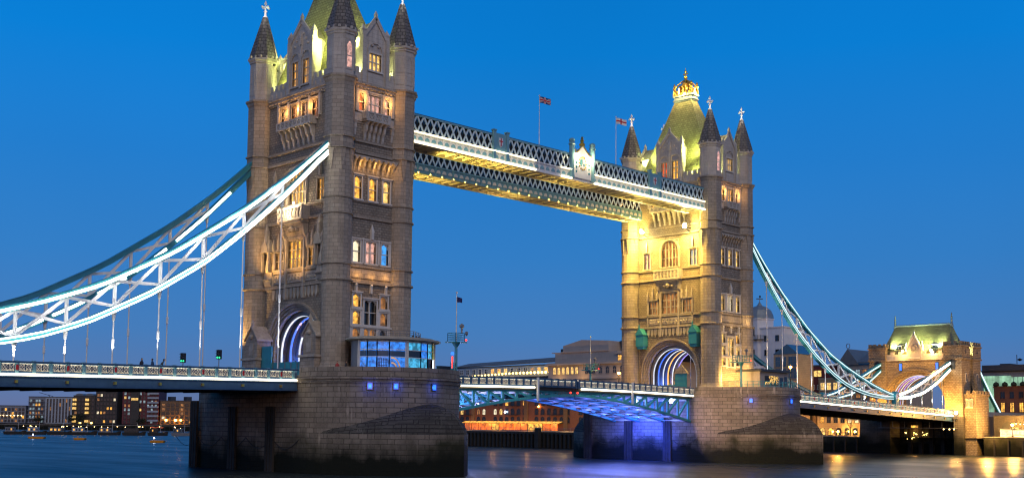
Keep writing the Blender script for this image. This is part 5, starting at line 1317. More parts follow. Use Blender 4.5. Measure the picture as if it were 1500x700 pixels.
def make_mast(x, y, zb, zp, zt, w, label, flag=False, lights=True):
    t = thing('signal_mast', (x, y, zb), label, 'signal mast', 'signal masts on the bridge')
    mb = MB(); mb.lathe([(.45,zb),(.45,zb+.2),(.22,zb+.5),(.18,zp-.6),(.5,zp-.1),(.5,zp)], x, y, 10); mb.build('column', 'teal_paint', t)
    mb = MB(); mb.box(x-w*.7, x+w*.7, y-w*.7, y+w*.7, zp, zp+.12); mb.bar((x-w,y+w*.8,zp+.06), (x+w,y-w*.8,zp+.06), .5, .14); mb.build('platform', 'teal_paint', t)
    railing(t, [(x-w*.7,y-w*.7,zp+.12),(x+w*.7,y-w*.7,zp+.12),(x+w*.7,y+w*.7,zp+.12),(x-w*.7,y+w*.7,zp+.12),(x-w*.7,y-w*.7,zp+.12)], 1.1, 'teal_paint', .9)
    mb = MB(); mb.tube([(x,y,zp),(x,y,zt-.15)], .09, 6, .05); mb.ball((x,y,zt), .14, 8); mb.build('flagstaff', 'white_paint', t)
    if lights:
        mb = MB(); mb.lathe([(.1,zp+1.2),(.13,zp+1.9),(.3,zp+2.0),(.3,zp+2.3),(.01,zp+2.5)], x+w*.5, y-w*.4, 8); mb.lathe([(.08,zp+.9),(.2,zp+1.2),(.2,zp+1.4),(.01,zp+1.5)], x+w*.95, y-w*.75, 8); mb.build('searchlights', 'grey_steel', t)
        mb = MB(); mb.ball((x+w*.85, y-w*.8, zp+.35), .15, 8); mb.build('red_signal', 'bulb_red', t)
    if flag:
        mb = MB(); n = 8; d = Vector((.55,-.45,-.28))
        for i in range(n):
            u, v = i/n, (i+1)/n; a = Vector((x,y,zt-.5))+d*(u*1.0); b = Vector((x,y,zt-.5))+d*(v*1.0); h = Vector((0,0,-.75)); wv = Vector((.1,.12,0))
            mb.add([tuple(a+wv*math.sin(u*6)), tuple(b+wv*math.sin(v*6)), tuple(b+h*(1-.25*v)+wv*math.sin(v*6+1)), tuple(a+h*(1-.25*u)+wv*math.sin(u*6+1))], [(0,1,2,3)])
        mb.build('flag', 'flag_blue', t)
    return t
m1 = make_mast(6.8,-19,12.2,16.6,23.1,1.1,'blue green signal mast with a limp dark flag and red light beside the glazed cabin', True)
make_mast(67.9,11.2,12.0,16.2,22.4,1.3,'blue green signal mast with a bare tall staff before the cream building', False)
make_mast(77.4,-15.2,12.2,17.3,19.5,1.5,'short blue green signal mast at the foot of the farther tower', False, True)
t = thing('pier_railing', (6.5,-18.5,12.95), 'blue railing along the right edge of the nearer pier', 'railing')
railing(t, [(4.6,-20.4,12.95),(6.4,-19.4,12.95),(8.0,-17.8,12.95),(9.2,-15.6,12.95)], 1.0, step=.9)
t = thing('pier_railing', (84,-19,12.95), 'long blue railing on top of the farther pier', 'railing')
railing(t, [(SPAN-9.6,-14.6,12.95),(SPAN-7.2,-18.0,12.95),(SPAN-3,-20.9,12.95),(SPAN+2,-21.2,12.95),(SPAN+6.6,-18.8,12.95),(SPAN+9.6,-14.6,12.95)], 1.0, step=.9)
t = thing('light_column', (6.0,-19.2,12.6), 'small column of red light standing left of the signal mast', 'light')
mb = MB(); mb.lathe([(.10,13.3),(.10,14.8)], 6.0, -19.2, 8); mb.build('red_tube', 'bulb_red', t); mb = MB(); mb.lathe([(.2,15.0),(.2,15.3),(.01,15.4)], 6.0, -19.2, 8); mb.build('blue_cap', 'bulb_blue', t)
mb = MB(); mb.lathe([(.3,12.6),(.2,13.3)], 6.0, -19.2, 8); mb.build('base', 'teal_paint', t)
t = thing('equipment_box', (3.6,-20.2,12.95), 'black low equipment box on the edge of the nearer pier', 'box')
mb = MB(); mb.box(2.7,4.5,-20.6,-19.9,12.95,13.35); mb.build('case', 'black_iron', t); mb = MB(); mb.box(2.65,4.55,-20.65,-19.85,13.35,13.42); mb.build('lid', 'dark_roof', t)
# dark cabin on the farther pier
t = thing('pier_cabin', (85.5,-14.6,12.0), 'low dark cabin with a glowing fretwork panel on the farther pier', 'cabin')
mb = MB(); mb.box(81.2,90.2,-16.6,-12.4,12.0,15.9); mb.build('walls', 'concrete', t)
mb = MB(); mb.box(80.6,90.8,-17.2,-11.9,15.9,16.2); mb.box(81.0,90.4,-16.8,-12.2,16.2,16.35); mb.build('roof', 'dark_roof', t)
mb = MB(); mb.box(82.6,87.0,-16.66,-16.6,13.6,15.2); fw = mb.build('fretwork_panel', 'black_iron', t)
mb = MB(); rr = random.Random(2)
for k in range(26):
    u = 82.8+4*rr.random(); z = 13.8+1.2*rr.random(); R_ = [(u+.28*math.cos(a), -16.69, z+.22*math.sin(a)) for a in lin(0, 4.2, 6)]
    for p, q in zip(R_, R_[1:]): mb.bar(p, q, .04, .10, (0,1,0))
mb.build('glowing_fretwork', 'window_gold', fw)
mb = MB(); mb.box(87.6,88.6,-16.64,-16.6,12.2,15.0); mb.box(89.0,89.9,-16.64,-16.6,13.4,15.2); mb.build('door', 'dark_glass', t)
# gate lodges flanking the arch of the nearer tower
for s, lab in ((1, 'small gabled stone lodge left of the road arch, half behind a blue hoarding'), (-1, 'small gabled stone lodge right of the road arch at the nearer tower')):
    t = thing('gate_lodge', (-6.3, s*6.7, ZB), lab, 'lodge', 'gabled lodges at the road arch')
    fm = Matrix.Translation((0,0,0)) @ Matrix.Rotation(-PI/2, 4, 'Z'); u = -s*6.7
    mb = MB(fm); mb.box(u-1.6,u+1.6,-7.6,-5.1,ZB-1,14.6); mb.box(u-1.35,u+1.35,-7.3,-5.1,14.6,17.3); mb.extr([(u-1.35,-7.3,17.3),(u+1.35,-7.3,17.3),(u,-7.3,18.9)], (0,2.2,0)); mb.build('body', 'tower_ashlar', t)
    mb = MB(fm); 
    for q in (-1, 1): mb.bar((u+q*1.6,-6.2,17.1), (u,-6.2,19.0), 2.5, .18, (0,1,0)) if False else mb.extr([(u+q*1.65,-7.5,17.1),(u+q*1.65,-7.5,17.3),(u,-7.5,19.2),(u,-7.5,18.95)], (0,2.5,0))
    mb.build('coping', 'carved_stone', t)
    mb = MB(fm); mb.box(u-1.8,u+1.8,-7.8,-5.1,14.5,14.8); mb.box(u-.5,u+.5,-7.4,-7.25,15.2,16.8); mb.ball((u,-7.35,17.7), .35, 8); pinnacle(mb, u, -7.2, 18.9, 1.3, .35); mb.build('carving', 'carved_stone', t)
t = thing('site_hoarding', (-6.6, 3.8, ZB), 'bright blue green board hoarding across the left side of the road arch', 'hoarding')
mb = MB(); mb.box(-6.8,-6.6,2.6,5.0,ZB-.5,16.3); mb.box(-6.8,-5.2,4.9,5.0,ZB-.5,16.3); mb.box(-6.5,-6.4,-4.2,2.6,ZB-.5,14.1); mb.build('boards', 'teal_paint', t)
mb = MB(); 
for y in (2.6,1.2,-.2,-1.6,-3.0,-4.2): mb.box(-6.56,-6.5,y-.06,y+.06,ZB-.5,14.1)
mb.build('battens', 'grey_steel', t)
t = thing('site_hoarding', (75.2,-3.5,ZB), 'blue green board hoarding beside the road arch of the farther tower', 'hoarding')
mb = MB(); mb.box(75.5,75.7,-4.9,-2.4,ZB-.5,15.6); mb.box(75.5,75.7,-2.4,4.6,ZB-.5,13.6); mb.build('boards', 'teal_paint', t)
mb = MB(); mb.extr([(75.4,-5.2,15.6),(75.4,-2.2,15.6),(75.4,-3.7,17.3)], (.5,0,0)); mb.build('gable_cap', 'tower_ashlar', t)

# ---------------------------------------------------------------- street lamps, traffic lights
def street_lamp(x, y, zb, h, mat, label, power, col, r=.24, group='street lamps'):
    t = thing('street_lamp', (x, y, zb), label, 'street lamp', group)
    mb = MB(); mb.lathe([(.2,zb),(.2,zb+.5),(.1,zb+.7),(.08,zb+h-.6),(.16,zb+h-.45),(.16,zb+h-.35)], x, y, 8); mb.build('post', 'black_iron', t)
    mb = MB(); mb.ball((x,y,zb+h), r, 10); mb.build('globe', mat, t)
    mb = MB(); mb.lathe([(r*.9,zb+h+r*.7),(r*.3,zb+h+r*1.3),(.01,zb+h+r*1.9)], x, y, 8); mb.build('cap', 'black_iron', t)
    if power: lamp('POINT', (x-.5,y-.35,zb+h), col, power, .2)
    return t
street_lamp(71.5,7.4,11.7,4.1,'bulb_orange','brilliant orange street lamp left of the road arch of the farther tower',500,(1,.5,.12),.27)
street_lamp(104,-8.8,11.5,6.3,'bulb_orange','brilliant orange street lamp on the sloping deck right of the farther tower',500,(1,.55,.15),.30)
street_lamp(178,-21.9,4.2,3.0,'bulb_orange','bright orange quay lamp at the right edge of the picture',6000,(1,.5,.12),.36)
street_lamp(182.0,24.7,4.0,1.2,'bulb_orange','low glaring orange lamp on the quay by the bare tree',3500,(1,.5,.10),.30)
street_lamp(182.3,26.4,4.0,1.2,'bulb_orange','second low orange lamp just left of the glaring one on the quay',1200,(1,.5,.10),.22)
def traffic_light(x, y, h, label):
    z = deck_top(x)-1.18; t = thing('traffic_light', (x, y, z), label, 'traffic light', 'traffic lights on the nearer side span')
    mb = MB(); mb.tube([(x,y,z),(x,y,z+h)], .06, 6); mb.build('post', 'grey_steel', t)
    mb = MB(); mb.box(x-.26,x+.26,y-.2,y+.2,z+h-.1,z+h+1.0); mb.build('housing', 'black_iron', t)
    for k, m_ in enumerate(('bulb_green','dark_glass','dark_glass')):
        mb = MB(); p = (x-.27, y-.08, z+h+.08+.33*k); mb.ball(p, .12, 8); mb.ball((x-.08, y-.2, p[2]), .11, 8); mb.build('lens', m_, t)
        mb = MB(); mb.box(x-.5,x-.24,y-.22,y+.1,p[2]+.12,p[2]+.15); mb.build('visor', 'black_iron', t)
traffic_light(-25.3,-7.3,1.75,'lower traffic light showing green on the nearer side span')
traffic_light(-20.6,-7.3,2.3,'taller traffic light showing green nearer the tower')

# ---------------------------------------------------------------- people
def person(x, y, zb, rz, label, top='dark_cloth', legs='dark_cloth', lean=0, group='people on the bridge'):
    M = Matrix.Translation((x,y,zb)) @ Matrix.Rotation(rz, 4, 'Z')
    J = [(0,0,.95),(0,.01,1.18),(0,-.01-lean*.3,1.42),(0,-.02-lean*.45,1.53),(0,-.04-lean*.5,1.68),
         (.10,0,.90),(.12,-.06,.50),(.12,.02,.07),(.13,-.14,.04),(-.10,0,.90),(-.12,.08,.50),(-.12,.14,.08),(-.13,0,.04),
         (.19,-.01-lean*.3,1.40),(.25,.02-lean*.3,1.13),(.22,-.16-lean*.3,.95),(-.19,-.01-lean*.3,1.40),(-.25,.04-lean*.3,1.13),(-.23,-.12-lean*.3,.93)]
    Ed = [(0,1),(1,2),(2,3),(3,4),(0,5),(5,6),(6,7),(7,8),(0,9),(9,10),(10,11),(11,12),(2,13),(13,14),(14,15),(2,16),(16,17),(17,18)]
    R = [.15,.14,.155,.06,.105,.09,.065,.045,.04,.09,.065,.045,.04,.07,.05,.035,.07,.05,.035]
    o3 = Vector((x,y,zb)); me = bpy.data.meshes.new('person'); me.from_pydata([tuple(M @ Vector(p)-o3) for p in J], Ed, [])
    o = bpy.data.objects.new('person', me); COL.objects.link(o); o.location = o3; ORG[o.name] = o3
    sk = o.modifiers.new('skin', 'SKIN'); 
    for i, v in enumerate(me.skin_vertices[0].data): v.radius = (R[i], R[i]*.85); v.use_root = (i == 0)
    o.modifiers.new('sub', 'SUBSURF').levels = 2; o.modifiers['sub'].render_levels = 2
    me.materials.append(MATS[top]); tag(o, label, 'person', group)
    h = M @ Vector((0,-.05-lean*.5,1.68)); q = MB(); q.ball(tuple(h), .105, 10, 1.2)
    n_ = M @ Vector((0,-.16-lean*.5,1.66)); q.ball(tuple(n_), .02, 6)
    for s in (-1, 1): q.ball(tuple(M @ Vector((s*.105,-.04-lean*.5,1.67))), .025, 6)
    q.build('face', 'skin', o, smooth=True)
    q = MB(); q.ball(tuple(h+Vector((0,0,.035))+(M.to_3x3() @ Vector((0,.035,0)))), .112, 10, 1.05); q.build('hair', 'hair', o, smooth=True)
    for s in (-1, 1):
        q = MB(); p = M @ Vector((s*.225,-.18-lean*.3,.90)); q.ball(tuple(p), .045, 6, 1.5)
        for k in range(4): q.tube([tuple(p+Vector((0,0,-.03))+(M.to_3x3() @ Vector((0,-.025+.018*k,0)))), tuple(p+Vector((0,0,-.11))+(M.to_3x3() @ Vector((0,-.035+.018*k,0))))], .009, 4)
        q.tube([tuple(p+(M.to_3x3() @ Vector((-s*.03,-.03,-.01)))), tuple(p+(M.to_3x3() @ Vector((-s*.04,-.06,-.05))))], .01, 4); q.build('hand', 'skin', o)
    return o
for x, rz, lab, c, ln in ((-30.9,.3,'person in dark clothes behind the parapet, leftmost of three on the near side span','dark_cloth',0),(-29.6,-2.6,'person in a blue top, middle of three behind the parapet','navy_paint',0),(-28.5,1.2,'person in dark clothes leaning, nearest the green traffic light','dark_cloth',.5)):
    person(x, -8.2, deck_top(x)-1.16+.12, rz, lab, c, lean=ln)
person(-6.9,-12.2,12.02,-1.0,'person in a red top standing on the nearer pier by the tower','red_cloth'); person(-6.2,-13.0,12.02,.6,'person in dark clothes on the nearer pier left of the cabin','dark_cloth')
person(108.0,-8.2,deck_top(108)-1.16,.6,'person in pale clothes walking the farther side span by the pier','lattice_white')

# ---------------------------------------------------------------- buildings beyond the river
WP = {}
def win_proto(w, h, mat, trim, arched):
    """window at the origin facing -Y: frame with a pane as its part"""
    key = (w, h, mat, trim, arched)
    if key in WP: return WP[key]
    mb = MB(); mb.box(-w/2-.1,-w/2,-.08,.05,-.1,h); mb.box(w/2,w/2+.1,-.08,.05,-.1,h); mb.box(-w/2-.18,w/2+.18,-.16,.05,-.22,-.1); mb.box(-.04,.04,-.05,.03,-.1,h); mb.box(-w/2,w/2,-.05,.03,h*.55,h*.55+.06)
    if arched:
        A = [(w/2*math.cos(a), h+w*.32*math.sin(a)) for a in lin(0, PI, 9)]
        for p, q in zip(A, A[1:]): mb.bar((p[0],-.02,p[1]), (q[0],-.02,q[1]), .14, .12, (0,1,0))
        pane = [(-w/2,-.015,-.1),(w/2,-.015,-.1)]+[(a,-.015,b) for a, b in A]
    else:
        mb.box(-w/2-.1,w/2+.1,-.08,.05,h,h+.12); pane = [(-w/2,-.015,-.1),(w/2,-.015,-.1),(w/2,-.015,h),(-w/2,-.015,h)]
    me = []
    for nm, b, m in (('window', mb, trim), ('pane', MB().add(pane, [tuple(range(len(pane)))]), mat)):
        me_ = bpy.data.meshes.new(nm); me_.from_pydata(b.v, [], b.f); me_.materials.append(MATS[m]); me.append(me_)
    WP[key] = me; return me
def add_window(t, loc, rz, w, h, mat, trim='black_iron', arched=False):
    a, b = win_proto(w, h, mat, trim, arched); l = Vector(loc)
    o = bpy.data.objects.new('window', a); COL.objects.link(o); o.parent = t; o.location = l-org(t); o.rotation_euler = (0,0,rz)
    p = bpy.data.objects.new('pane', b); COL.objects.link(p); p.parent = o
    return o
def facade(t, p0, p1, rows, cols, w, h, pick, trim='black_iron', arched=False, inset=1.0):
    """windows set along the wall p0->p1 (left to right from outside); pick(row, col) names the pane or None"""
    d = Vector((p1[0]-p0[0], p1[1]-p0[1])); L = d.length; d.normalize(); rz = math.atan2(d.y, d.x); o = Vector((d.y, -d.x))*.03
    for r, z in enumerate(rows):
        for c in range(cols):
            m = pick(r, c)
            if not m: continue
            q = Vector(p0)+d*(inset+(L-2*inset)*(c+.5)/cols)+o; add_window(t, (q.x, q.y, z), rz, w, h, m, trim, arched)
def quad_plan(p0, p1, depth):
    d = Vector((p1[0]-p0[0], p1[1]-p0[1])).normalized(); b = Vector((-d.y, d.x))*depth
    return [tuple(p0), tuple(p1), (p1[0]+b.x, p1[1]+b.y), (p0[0]+b.x, p0[1]+b.y)]
def inset_plan(P, k):
    cx = sum(p[0] for p in P)/len(P); cy = sum(p[1] for p in P)/len(P); return [(cx+(x-cx)*k, cy+(y-cy)*k) for x, y in P]
def building(label, p0, p1, depth, z0, z1, wall, roof='dark_roof', par=.5, group=None, cat='building', name='building'):
    P = quad_plan(p0, p1, depth); c = (sum(p[0] for p in P)/4, sum(p[1] for p in P)/4, z0)
    t = thing(name, c, label, cat, group)
    mb = MB(); mb.prism(P, z0, z1); mb.build('wall', wall, t)
    mb = MB(); mb.prism(inset_plan(P, 1.015), z1, z1+par); mb.build('roof', roof, t)
    return t
def pick_fn(seed, table, dark='dark_glass'):
    r = random.Random(seed); tot = sum(w for _, w in table)
    def f(row, col):
        q = r.random(); a = 0
        for m, w in table:
            a += w
            if q < a: return m
        return dark
    return f
# -- brick warehouse seen under the opening span, with its restaurant front
t = building('red brick riverside warehouse with arched windows and a glowing red restaurant below', (156,146), (156,74), 18, 4, 17.5, 'red_brick', name='brick_warehouse', cat='warehouse')
rr = random.Random(9)
lit = {(2,1):'window_amber',(2,5):'window_amber',(2,6):'window_gold',(2,9):'window_amber',(2,12):'window_amber',(2,13):'window_gold',(1,1):'window_gold',(1,5):'window_pale',(1,6):'window_pale',(1,7):'window_pale',(1,8):'window_gold',(1,3):'window_dim',(3,2):'window_gold',(3,3):'window_amber',(3,14):'window_dim',(2,3):'window_dim',(1,4):'window_dim'}
facade(t, (156,146), (156,74), (6.9,9.3,12.0,14.6), 28, 1.25, 1.25, lambda r, c: lit.get((r+0 if r else 0, c), 'dark_glass') if not (c % 7 == 6) else None, 'black_iron', True)
mb = MB()
for y in (138,118.5,101,84):
    mb.box(155.2,156.0,y-2.0,y+2.0,9.0,9.15); mb.box(155.2,156.0,y-2.0,y+2.0,11.7,11.85); mb.box(155.2,156.0,y-2.0,y+2.0,14.3,14.45)
mb.build('balconies', 'black_iron', t)
for y in (136,113,97,80):
    mb = MB(); mb.box(155.6,156.02,y-.7,y+.7,4,17.3); mb.build('brick_pier', 'brown_brick', t)
mb = MB(); mb.box(155.1,155.5,98,139,4.4,4.6); mb.box(155.1,155.5,98,139,6.6,6.75); ra = mb.build('restaurant_front', 'black_iron', t)
for k in range(13):
    y = 137.6-k*3.05; mb = MB(); mb.box(155.2,155.3,y-1.35,y+1.35,4.6,6.5); mb.build('restaurant_window', 'restaurant_red' if k not in (4,9,10) else 'window_amber', ra)
mb = MB(); mb.extr([(153.6,139,6.6),(153.6,98,6.6),(155.6,98,7.1),(155.6,139,7.1)], (0,0,.1)); mb.build('awning', 'window_amber', ra)
for y in (134,120,106): lamp('POINT', (149.0,y,6.4), (1,.40,.07), 800, .3)
for y in (92,82): lamp('POINT', (149.0,y,6.5), (1,.55,.16), 1000, .3)
bulb(t, (155.5,121.5,10.0), .3, 'bulb_ice'); bulb(t, (155.5,107.5,11.6), .24, 'bulb_orange')
# -- timber jetty in front of it
t = thing('timber_jetty', (138,108,0), 'dark timber jetty on close set piles in front of the brick warehouse', 'jetty')
mb = MB(); mb.box(131,140,64,152,3.7,4.3); mb.build('deck', 'dark_timber', t)
mb = MB()
for k in range(60): y = 64.5+k*1.48; mb.box(130.9,131.5,y-.3,y+.3,-1,3.9)
mb.build('piles', 'dark_timber', t)
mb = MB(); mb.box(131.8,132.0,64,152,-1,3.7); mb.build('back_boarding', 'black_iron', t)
railing(t, [(131.2,152,4.3),(131.2,84,4.3),(131.2,64,4.3)], 1.1, 'grey_steel', 2.2, mid=2)
t = thing('mooring_pile', (130,83.4,0), 'tall square timber pile standing before the jetty', 'pile')
mb = MB(); mb.box(129.2,130.4,82.6,84.0,-1,5.3); mb.build('post', 'dark_timber', t); mb = MB(); mb.box(129.0,130.6,82.4,84.2,5.3,5.5); mb.build('cap', 'concrete', t)
# -- long low white building over the parapet, bulb row added in place of a bus light trail, then the cream block
t = building('long low white house row with a dark roof above the bridge parapet', (165,154), (165,108), 12, 4, 24.4, 'pale_cladding', 'dark_roof', .3, name='white_terrace')
mb = MB(); mb.extr([(164.6,154.5,24.6),(164.6,107.5,25.2),(171,107.5,27.0),(171,154.5,26.0)], (0,0,.3)); mb.build('slate_slope', 'slate', t)
facade(t, (165,154), (165,108), (22.3,), 15, 1.3, 1.5, lambda r, c: {5:'window_amber',6:'window_amber',7:'window_gold',11:'window_dim',12:'window_amber',13:'window_amber'}.get(c, 'dark_glass'), 'white_paint')
t = thing('festoon', (163,126,21.6), 'bright row of warm round bulbs added in place of a bus light trail before the white houses', 'festoon')
mb = MB(); mb.tube([(163,147,21.5),(163,128,22.05),(163,109.5,22.1)], .06, 5); mb.build('cable', 'black_iron', t)
for i in range(24):
    y = 146-i*1.56; r = .24+.22*i/24; mb = MB(); mb.ball((162.95,y,21.55+.55*min(1,i/13)+.02), r, 8); mb.build('bulb', 'bulb_festoon', t)
mb = MB(); mb.box(163.1,165,108,150,20.9,21.1); mb.build('terrace_floor', 'concrete', t)
t = building('cream stepped building with a golden arcade and black top, left of the farther tower', (158,106), (158,66), 22, 4, 24.0, 'cream_render', 'cream_render', .4, name='cream_building')
mb = MB(); mb.box(157.2,172,65.5,106.5,23.6,24.1); mb.box(157.5,172,66,106,19.4,19.9); mb.build('cornice', 'cream_render', t)
mb = MB(); mb.box(158.6,170,80,103.8,24.1,27.3); mb.box(158.3,171,83,101.2,27.3,27.6); mb.box(158.6,170,66,80,24.1,26.3); mb.box(158.2,170.5,65.6,80.5,26.3,26.7); mb.box(158.6,166,101.3,105.2,27.3,27.5); mb.build('upper_storey', 'cream_render', t)
mb = MB(); mb.extr([(159,101,27.6),(159,83.5,27.6),(159,83.5,30.3),(159,93.8,30.9),(159,101,29.4)], (9,0,0)); mb.build('attic_block', 'cream_render', t)
mb = MB(); mb.prism([(170,62),(178,62),(178,112),(170,112)], 24.1, 29.5); mb.box(164,170.1,60,82.9,26.8,30.0); mb.extr([(163.5,60,30.0),(163.5,83.2,30.0),(170,83.2,31.6),(170,60,31.6)], (0,0,.3)); bt = mb.build('black_top', 'dark_roof', t)
for y in (80.5,77.5,74.0,70.5): add_window(t, (163.97,y,27.6), -PI/2, 1.1, 1.2, 'window_gold' if y > 77 else 'window_dim')
for k in range(6): add_window(t, (157.96,103.4-k*1.75,21.1), -PI/2, 1.0, 1.7, 'window_gold', 'cream_render', True)
for k in range(8): add_window(t, (157.96,90.8-k*2.6,21.1), -PI/2, 1.1, 1.5, 'dark_glass' if k != 6 else 'window_dim', 'cream_render', True)
for k in range(5): add_window(t, (158.56,79-k*2.6,24.6), -PI/2, 1.3, 1.3, 'window_amber' if k == 0 else 'dark_glass', 'cream_render')
facade(t, (158,106), (158,66), (16.6,), 14, 1.6, 1.6, lambda r, c: 'dark_glass', 'cream_render')
for y in (101,92,78): lamp('POINT', (155.2,y,20.4), (1,.55,.15), 260, .2)
# -- domed white tower house
t = thing('domed_brewhouse', (192,54,4), 'white painted brewhouse tower with a lead dome and weathervane right of the farther tower', 'brewhouse')
mb = MB(); mb.lathe([(3.9,4),(3.9,36.6),(4.2,36.7),(4.2,37.0)], 192, 54.6, 8, PI/8); mb.build('tower', 'white_render', t)
mb = MB(); mb.lathe([(4.0,37.0),(3.9,38.0),(3.3,39.4),(2.1,40.4),(.8,40.9),(.5,41.4),(.3,41.7),(.12,42.0),(.05,43.4)], 192, 54.6, 16); mb.build('dome', 'lead_roof', t)
mb = MB(); mb.bar((191.2,55.2,42.9), (192.8,54.0,42.9), .08, .25); mb.box(191.6,192.4,54.4,54.5,43.3,43.8); mb.build('weathervane', 'black_iron', t)
mb = MB(); mb.box(189,200,44.8,52.6,4,34.0); mb.box(188.8,200.2,44.6,52.8,34.0,34.35); mb.build('wing', 'white_render', t)
mb = MB(); mb.lathe([(4.9,30.8),(4.9,31.0)], 192, 54.6, 8, PI/8); mb.box(188.4,189,44.8,52,22.0,22.2); mb.build('balcony', 'black_iron', t)
railing(t, [(187.3,58.6,31),(187.3,51.4,31),(189,50.2,31)], 1.1, 'black_iron', .8, 'balcony_railing')
for y, z in ((47,30.5),(50.6,30.5),(47,26.5),(50.6,26.5),(50.6,22.6)): add_window(t, (188.96,y,z), -PI/2, .9, 1.3, 'dark_glass')
for z in (26.0,32.2): add_window(t, (188.3,54.6,z), -PI/2, .9, 2.0, 'dark_glass')
# -- small glass gabled tower
t = thing('glass_gable_house', (184,40,4), 'narrow glass gabled block between the white brewhouse and the teal chain', 'building')
mb = MB(); mb.box(180,188,35.2,42.6,4,25.8); mb.build('wall', 'tan_stone', t)
mb = MB(); mb.extr([(179.9,42.8,25.8),(179.9,35.0,25.8),(179.9,38.4,28.5)], (8.2,0,0)); mb.build('glass_roof', 'blue_glass', t)
for z in (13,16.2,19.4,22.6):
    for y in (41.2,39.4,37.2,36.0): add_window(t, (179.96,y,z), -PI/2, 1.3, 2.4, 'window_dim' if (y == 36 and z < 17) else 'window_cool' if z < 19 else 'blue_glass', 'grey_steel')
# -- mid distance blocks behind the right chain
t = building('dark red modern block with a lit top floor left of the pale stone block', (200,47.5), (200,37.2), 14, 4, 23.4, 'red_cladding', 'dark_roof', .4)
facade(t, (200,47.5), (200,37.2), (11,14,17), 5, 1.0, 1.1, pick_fn(3, [('window_amber',.35)]), 'white_paint', False, .3)
for k in range(3): add_window(t, (199.96,46-k*2.6,20.6), -PI/2, 2.4, 1.6, 'window_gold', 'black_iron')
t = building('pale stone block with yellow lit windows in front of the gabled grey roof', (199,40), (199,31.5), 12, 4, 19.6, 'tan_stone', 'concrete', .4)
facade(t, (199,40), (199,31.5), (8.5,11.2,13.9,16.8), 4, 1.2, 1.8, pick_fn(5, [('window_gold',.6),('window_cool',.2)]), 'white_paint', False, .3)
t = building('grey roofed hall with a gable and a ring on its ridge left of the gatehouse', (203,36), (203,16), 16, 4, 23.4, 'concrete', 'grey_roof', .3)
mb = MB(); mb.extr([(202.6,36.4,23.6),(202.6,29.4,23.6),(202.6,32.9,28.2)], (14,0,0)); mb.extr([(202.4,29.5,24.0),(202.4,15.5,24.0),(209,15.5,27.4),(209,29.5,27.4)], (0,0,.4)); mb.build('gable_roof', 'grey_roof', t)
mb = MB(); R_ = [(203,32.9+.55*math.cos(a),29.0+.7*math.sin(a)) for a in lin(0, 2*PI, 13)]
for p, q in zip(R_, R_[1:]): mb.bar(p, q, .14, .14, (1,0,0))
mb.build('ridge_ring', 'grey_steel', t)
facade(t, (203,36), (203,16), (11.5,14.6,17.7,20.6), 9, 1.2, 1.7, pick_fn(8, [('window_gold',.35),('window_dim',.2),('window_cool',.15)]), 'grey_steel')
# -- orange lit quayside houses under the right deck
t = building('orange lit stone quayside house with arched ground floor under the sloping deck', (186,33), (186,18), 12, 3.9, 10.6, 'tan_stone', 'dark_roof', .3)
facade(t, (186,33), (186,18), (7.6,), 7, 1.0, 1.4, lambda r, c: {0:'window_amber',3:'dark_glass',4:'window_pale',5:'window_pale'}.get(c, 'dark_glass'), 'black_iron', False, .4)
facade(t, (186,33), (186,18), (4.4,), 6, 1.3, 1.3, lambda r, c: {0:'window_gold',1:'window_amber'}.get(c, 'dark_glass'), 'black_iron', True, .4)
lamp('POINT', (182.5,31.5,6.0), (1,.48,.10), 700, .2); lamp('POINT', (182.8,22,5.2), (1,.48,.10), 400, .2)
t = building('brown brick riverside house lit orange beside the edge of the farther pier', (186,50), (186,33.4), 12, 3.9, 12.5, 'brown_brick', 'dark_roof', .3)
facade(t, (186,50), (186,33.4), (5,8.2), 6, 1.2, 1.6, pick_fn(12, [('window_amber',.45),('window_gold',.2)]), 'black_iron', False, .4)
# -- right edge: dark block with green lit glass, and a red brick house before it
t = building('long dark office block with green lit glass walls at the right edge', (232,8.5), (232,-40), 30, 4, 22.0, 'grey_cladding', 'dark_roof', .5, name='office_block')
mb = MB(); mb.box(231,262,-40,7.0,22.4,24.0); mb.box(236,240,1,4,24,24.6); mb.build('plant_storey', 'dark_roof', t)
mb = MB(); mb.tube([(236,-.8,24),(236,-.8,27.0)], .1, 6); mb.lathe([(.1,25.2),(.8,25.6),(.1,26.0)], 236, -1.6, 10); mb.build('aerial', 'black_iron', t)
for k in range(9): 
    y = 6.6-k*.86; mb = MB(); mb.box(231.8,231.95,y-.38,y+.38,9.4+max(0,(k-5))*.2,21.0); mb.build('glass_bay', 'window_green', t)
for k in range(14):
    y = .6-k*1.25; mb = MB(); mb.box(231.8,231.95,y-.5,y+.5,18.2,20.6); mb.build('upper_glass_bay', 'window_green', t)
t = building('red brick house with tall amber windows in front of the green glass', (228,2.6), (228,-30), 4, 4, 17.6, 'red_brick', 'red_brick', .4, name='brick_house')
for k in range(8): add_window(t, (227.96,.2-k*2.5,11.0), -PI/2, 1.0, 2.4, 'window_amber', 'black_iron'); add_window(t, (227.96,.2-k*2.5,14.8), -PI/2, 1.0, 1.5, 'dark_glass', 'black_iron')
mb = MB(); 
for k in range(10): mb.lathe([(.5,17.9),(.9,18.2),(.7,18.8),(.01,19.2)], 226.9, 1.5-k*2.4, 8)
mb.build('clipped_hedge', 'leaf_dark', t)
t = thing('quay_arcade', (180,-26,4), 'low dark vaulted quay front right of the gatehouse', 'arcade')
mb = MB(); mb.box(181,186,-60,-16.4,4,9.4); mb.build('wall', 'dark_brick', t)
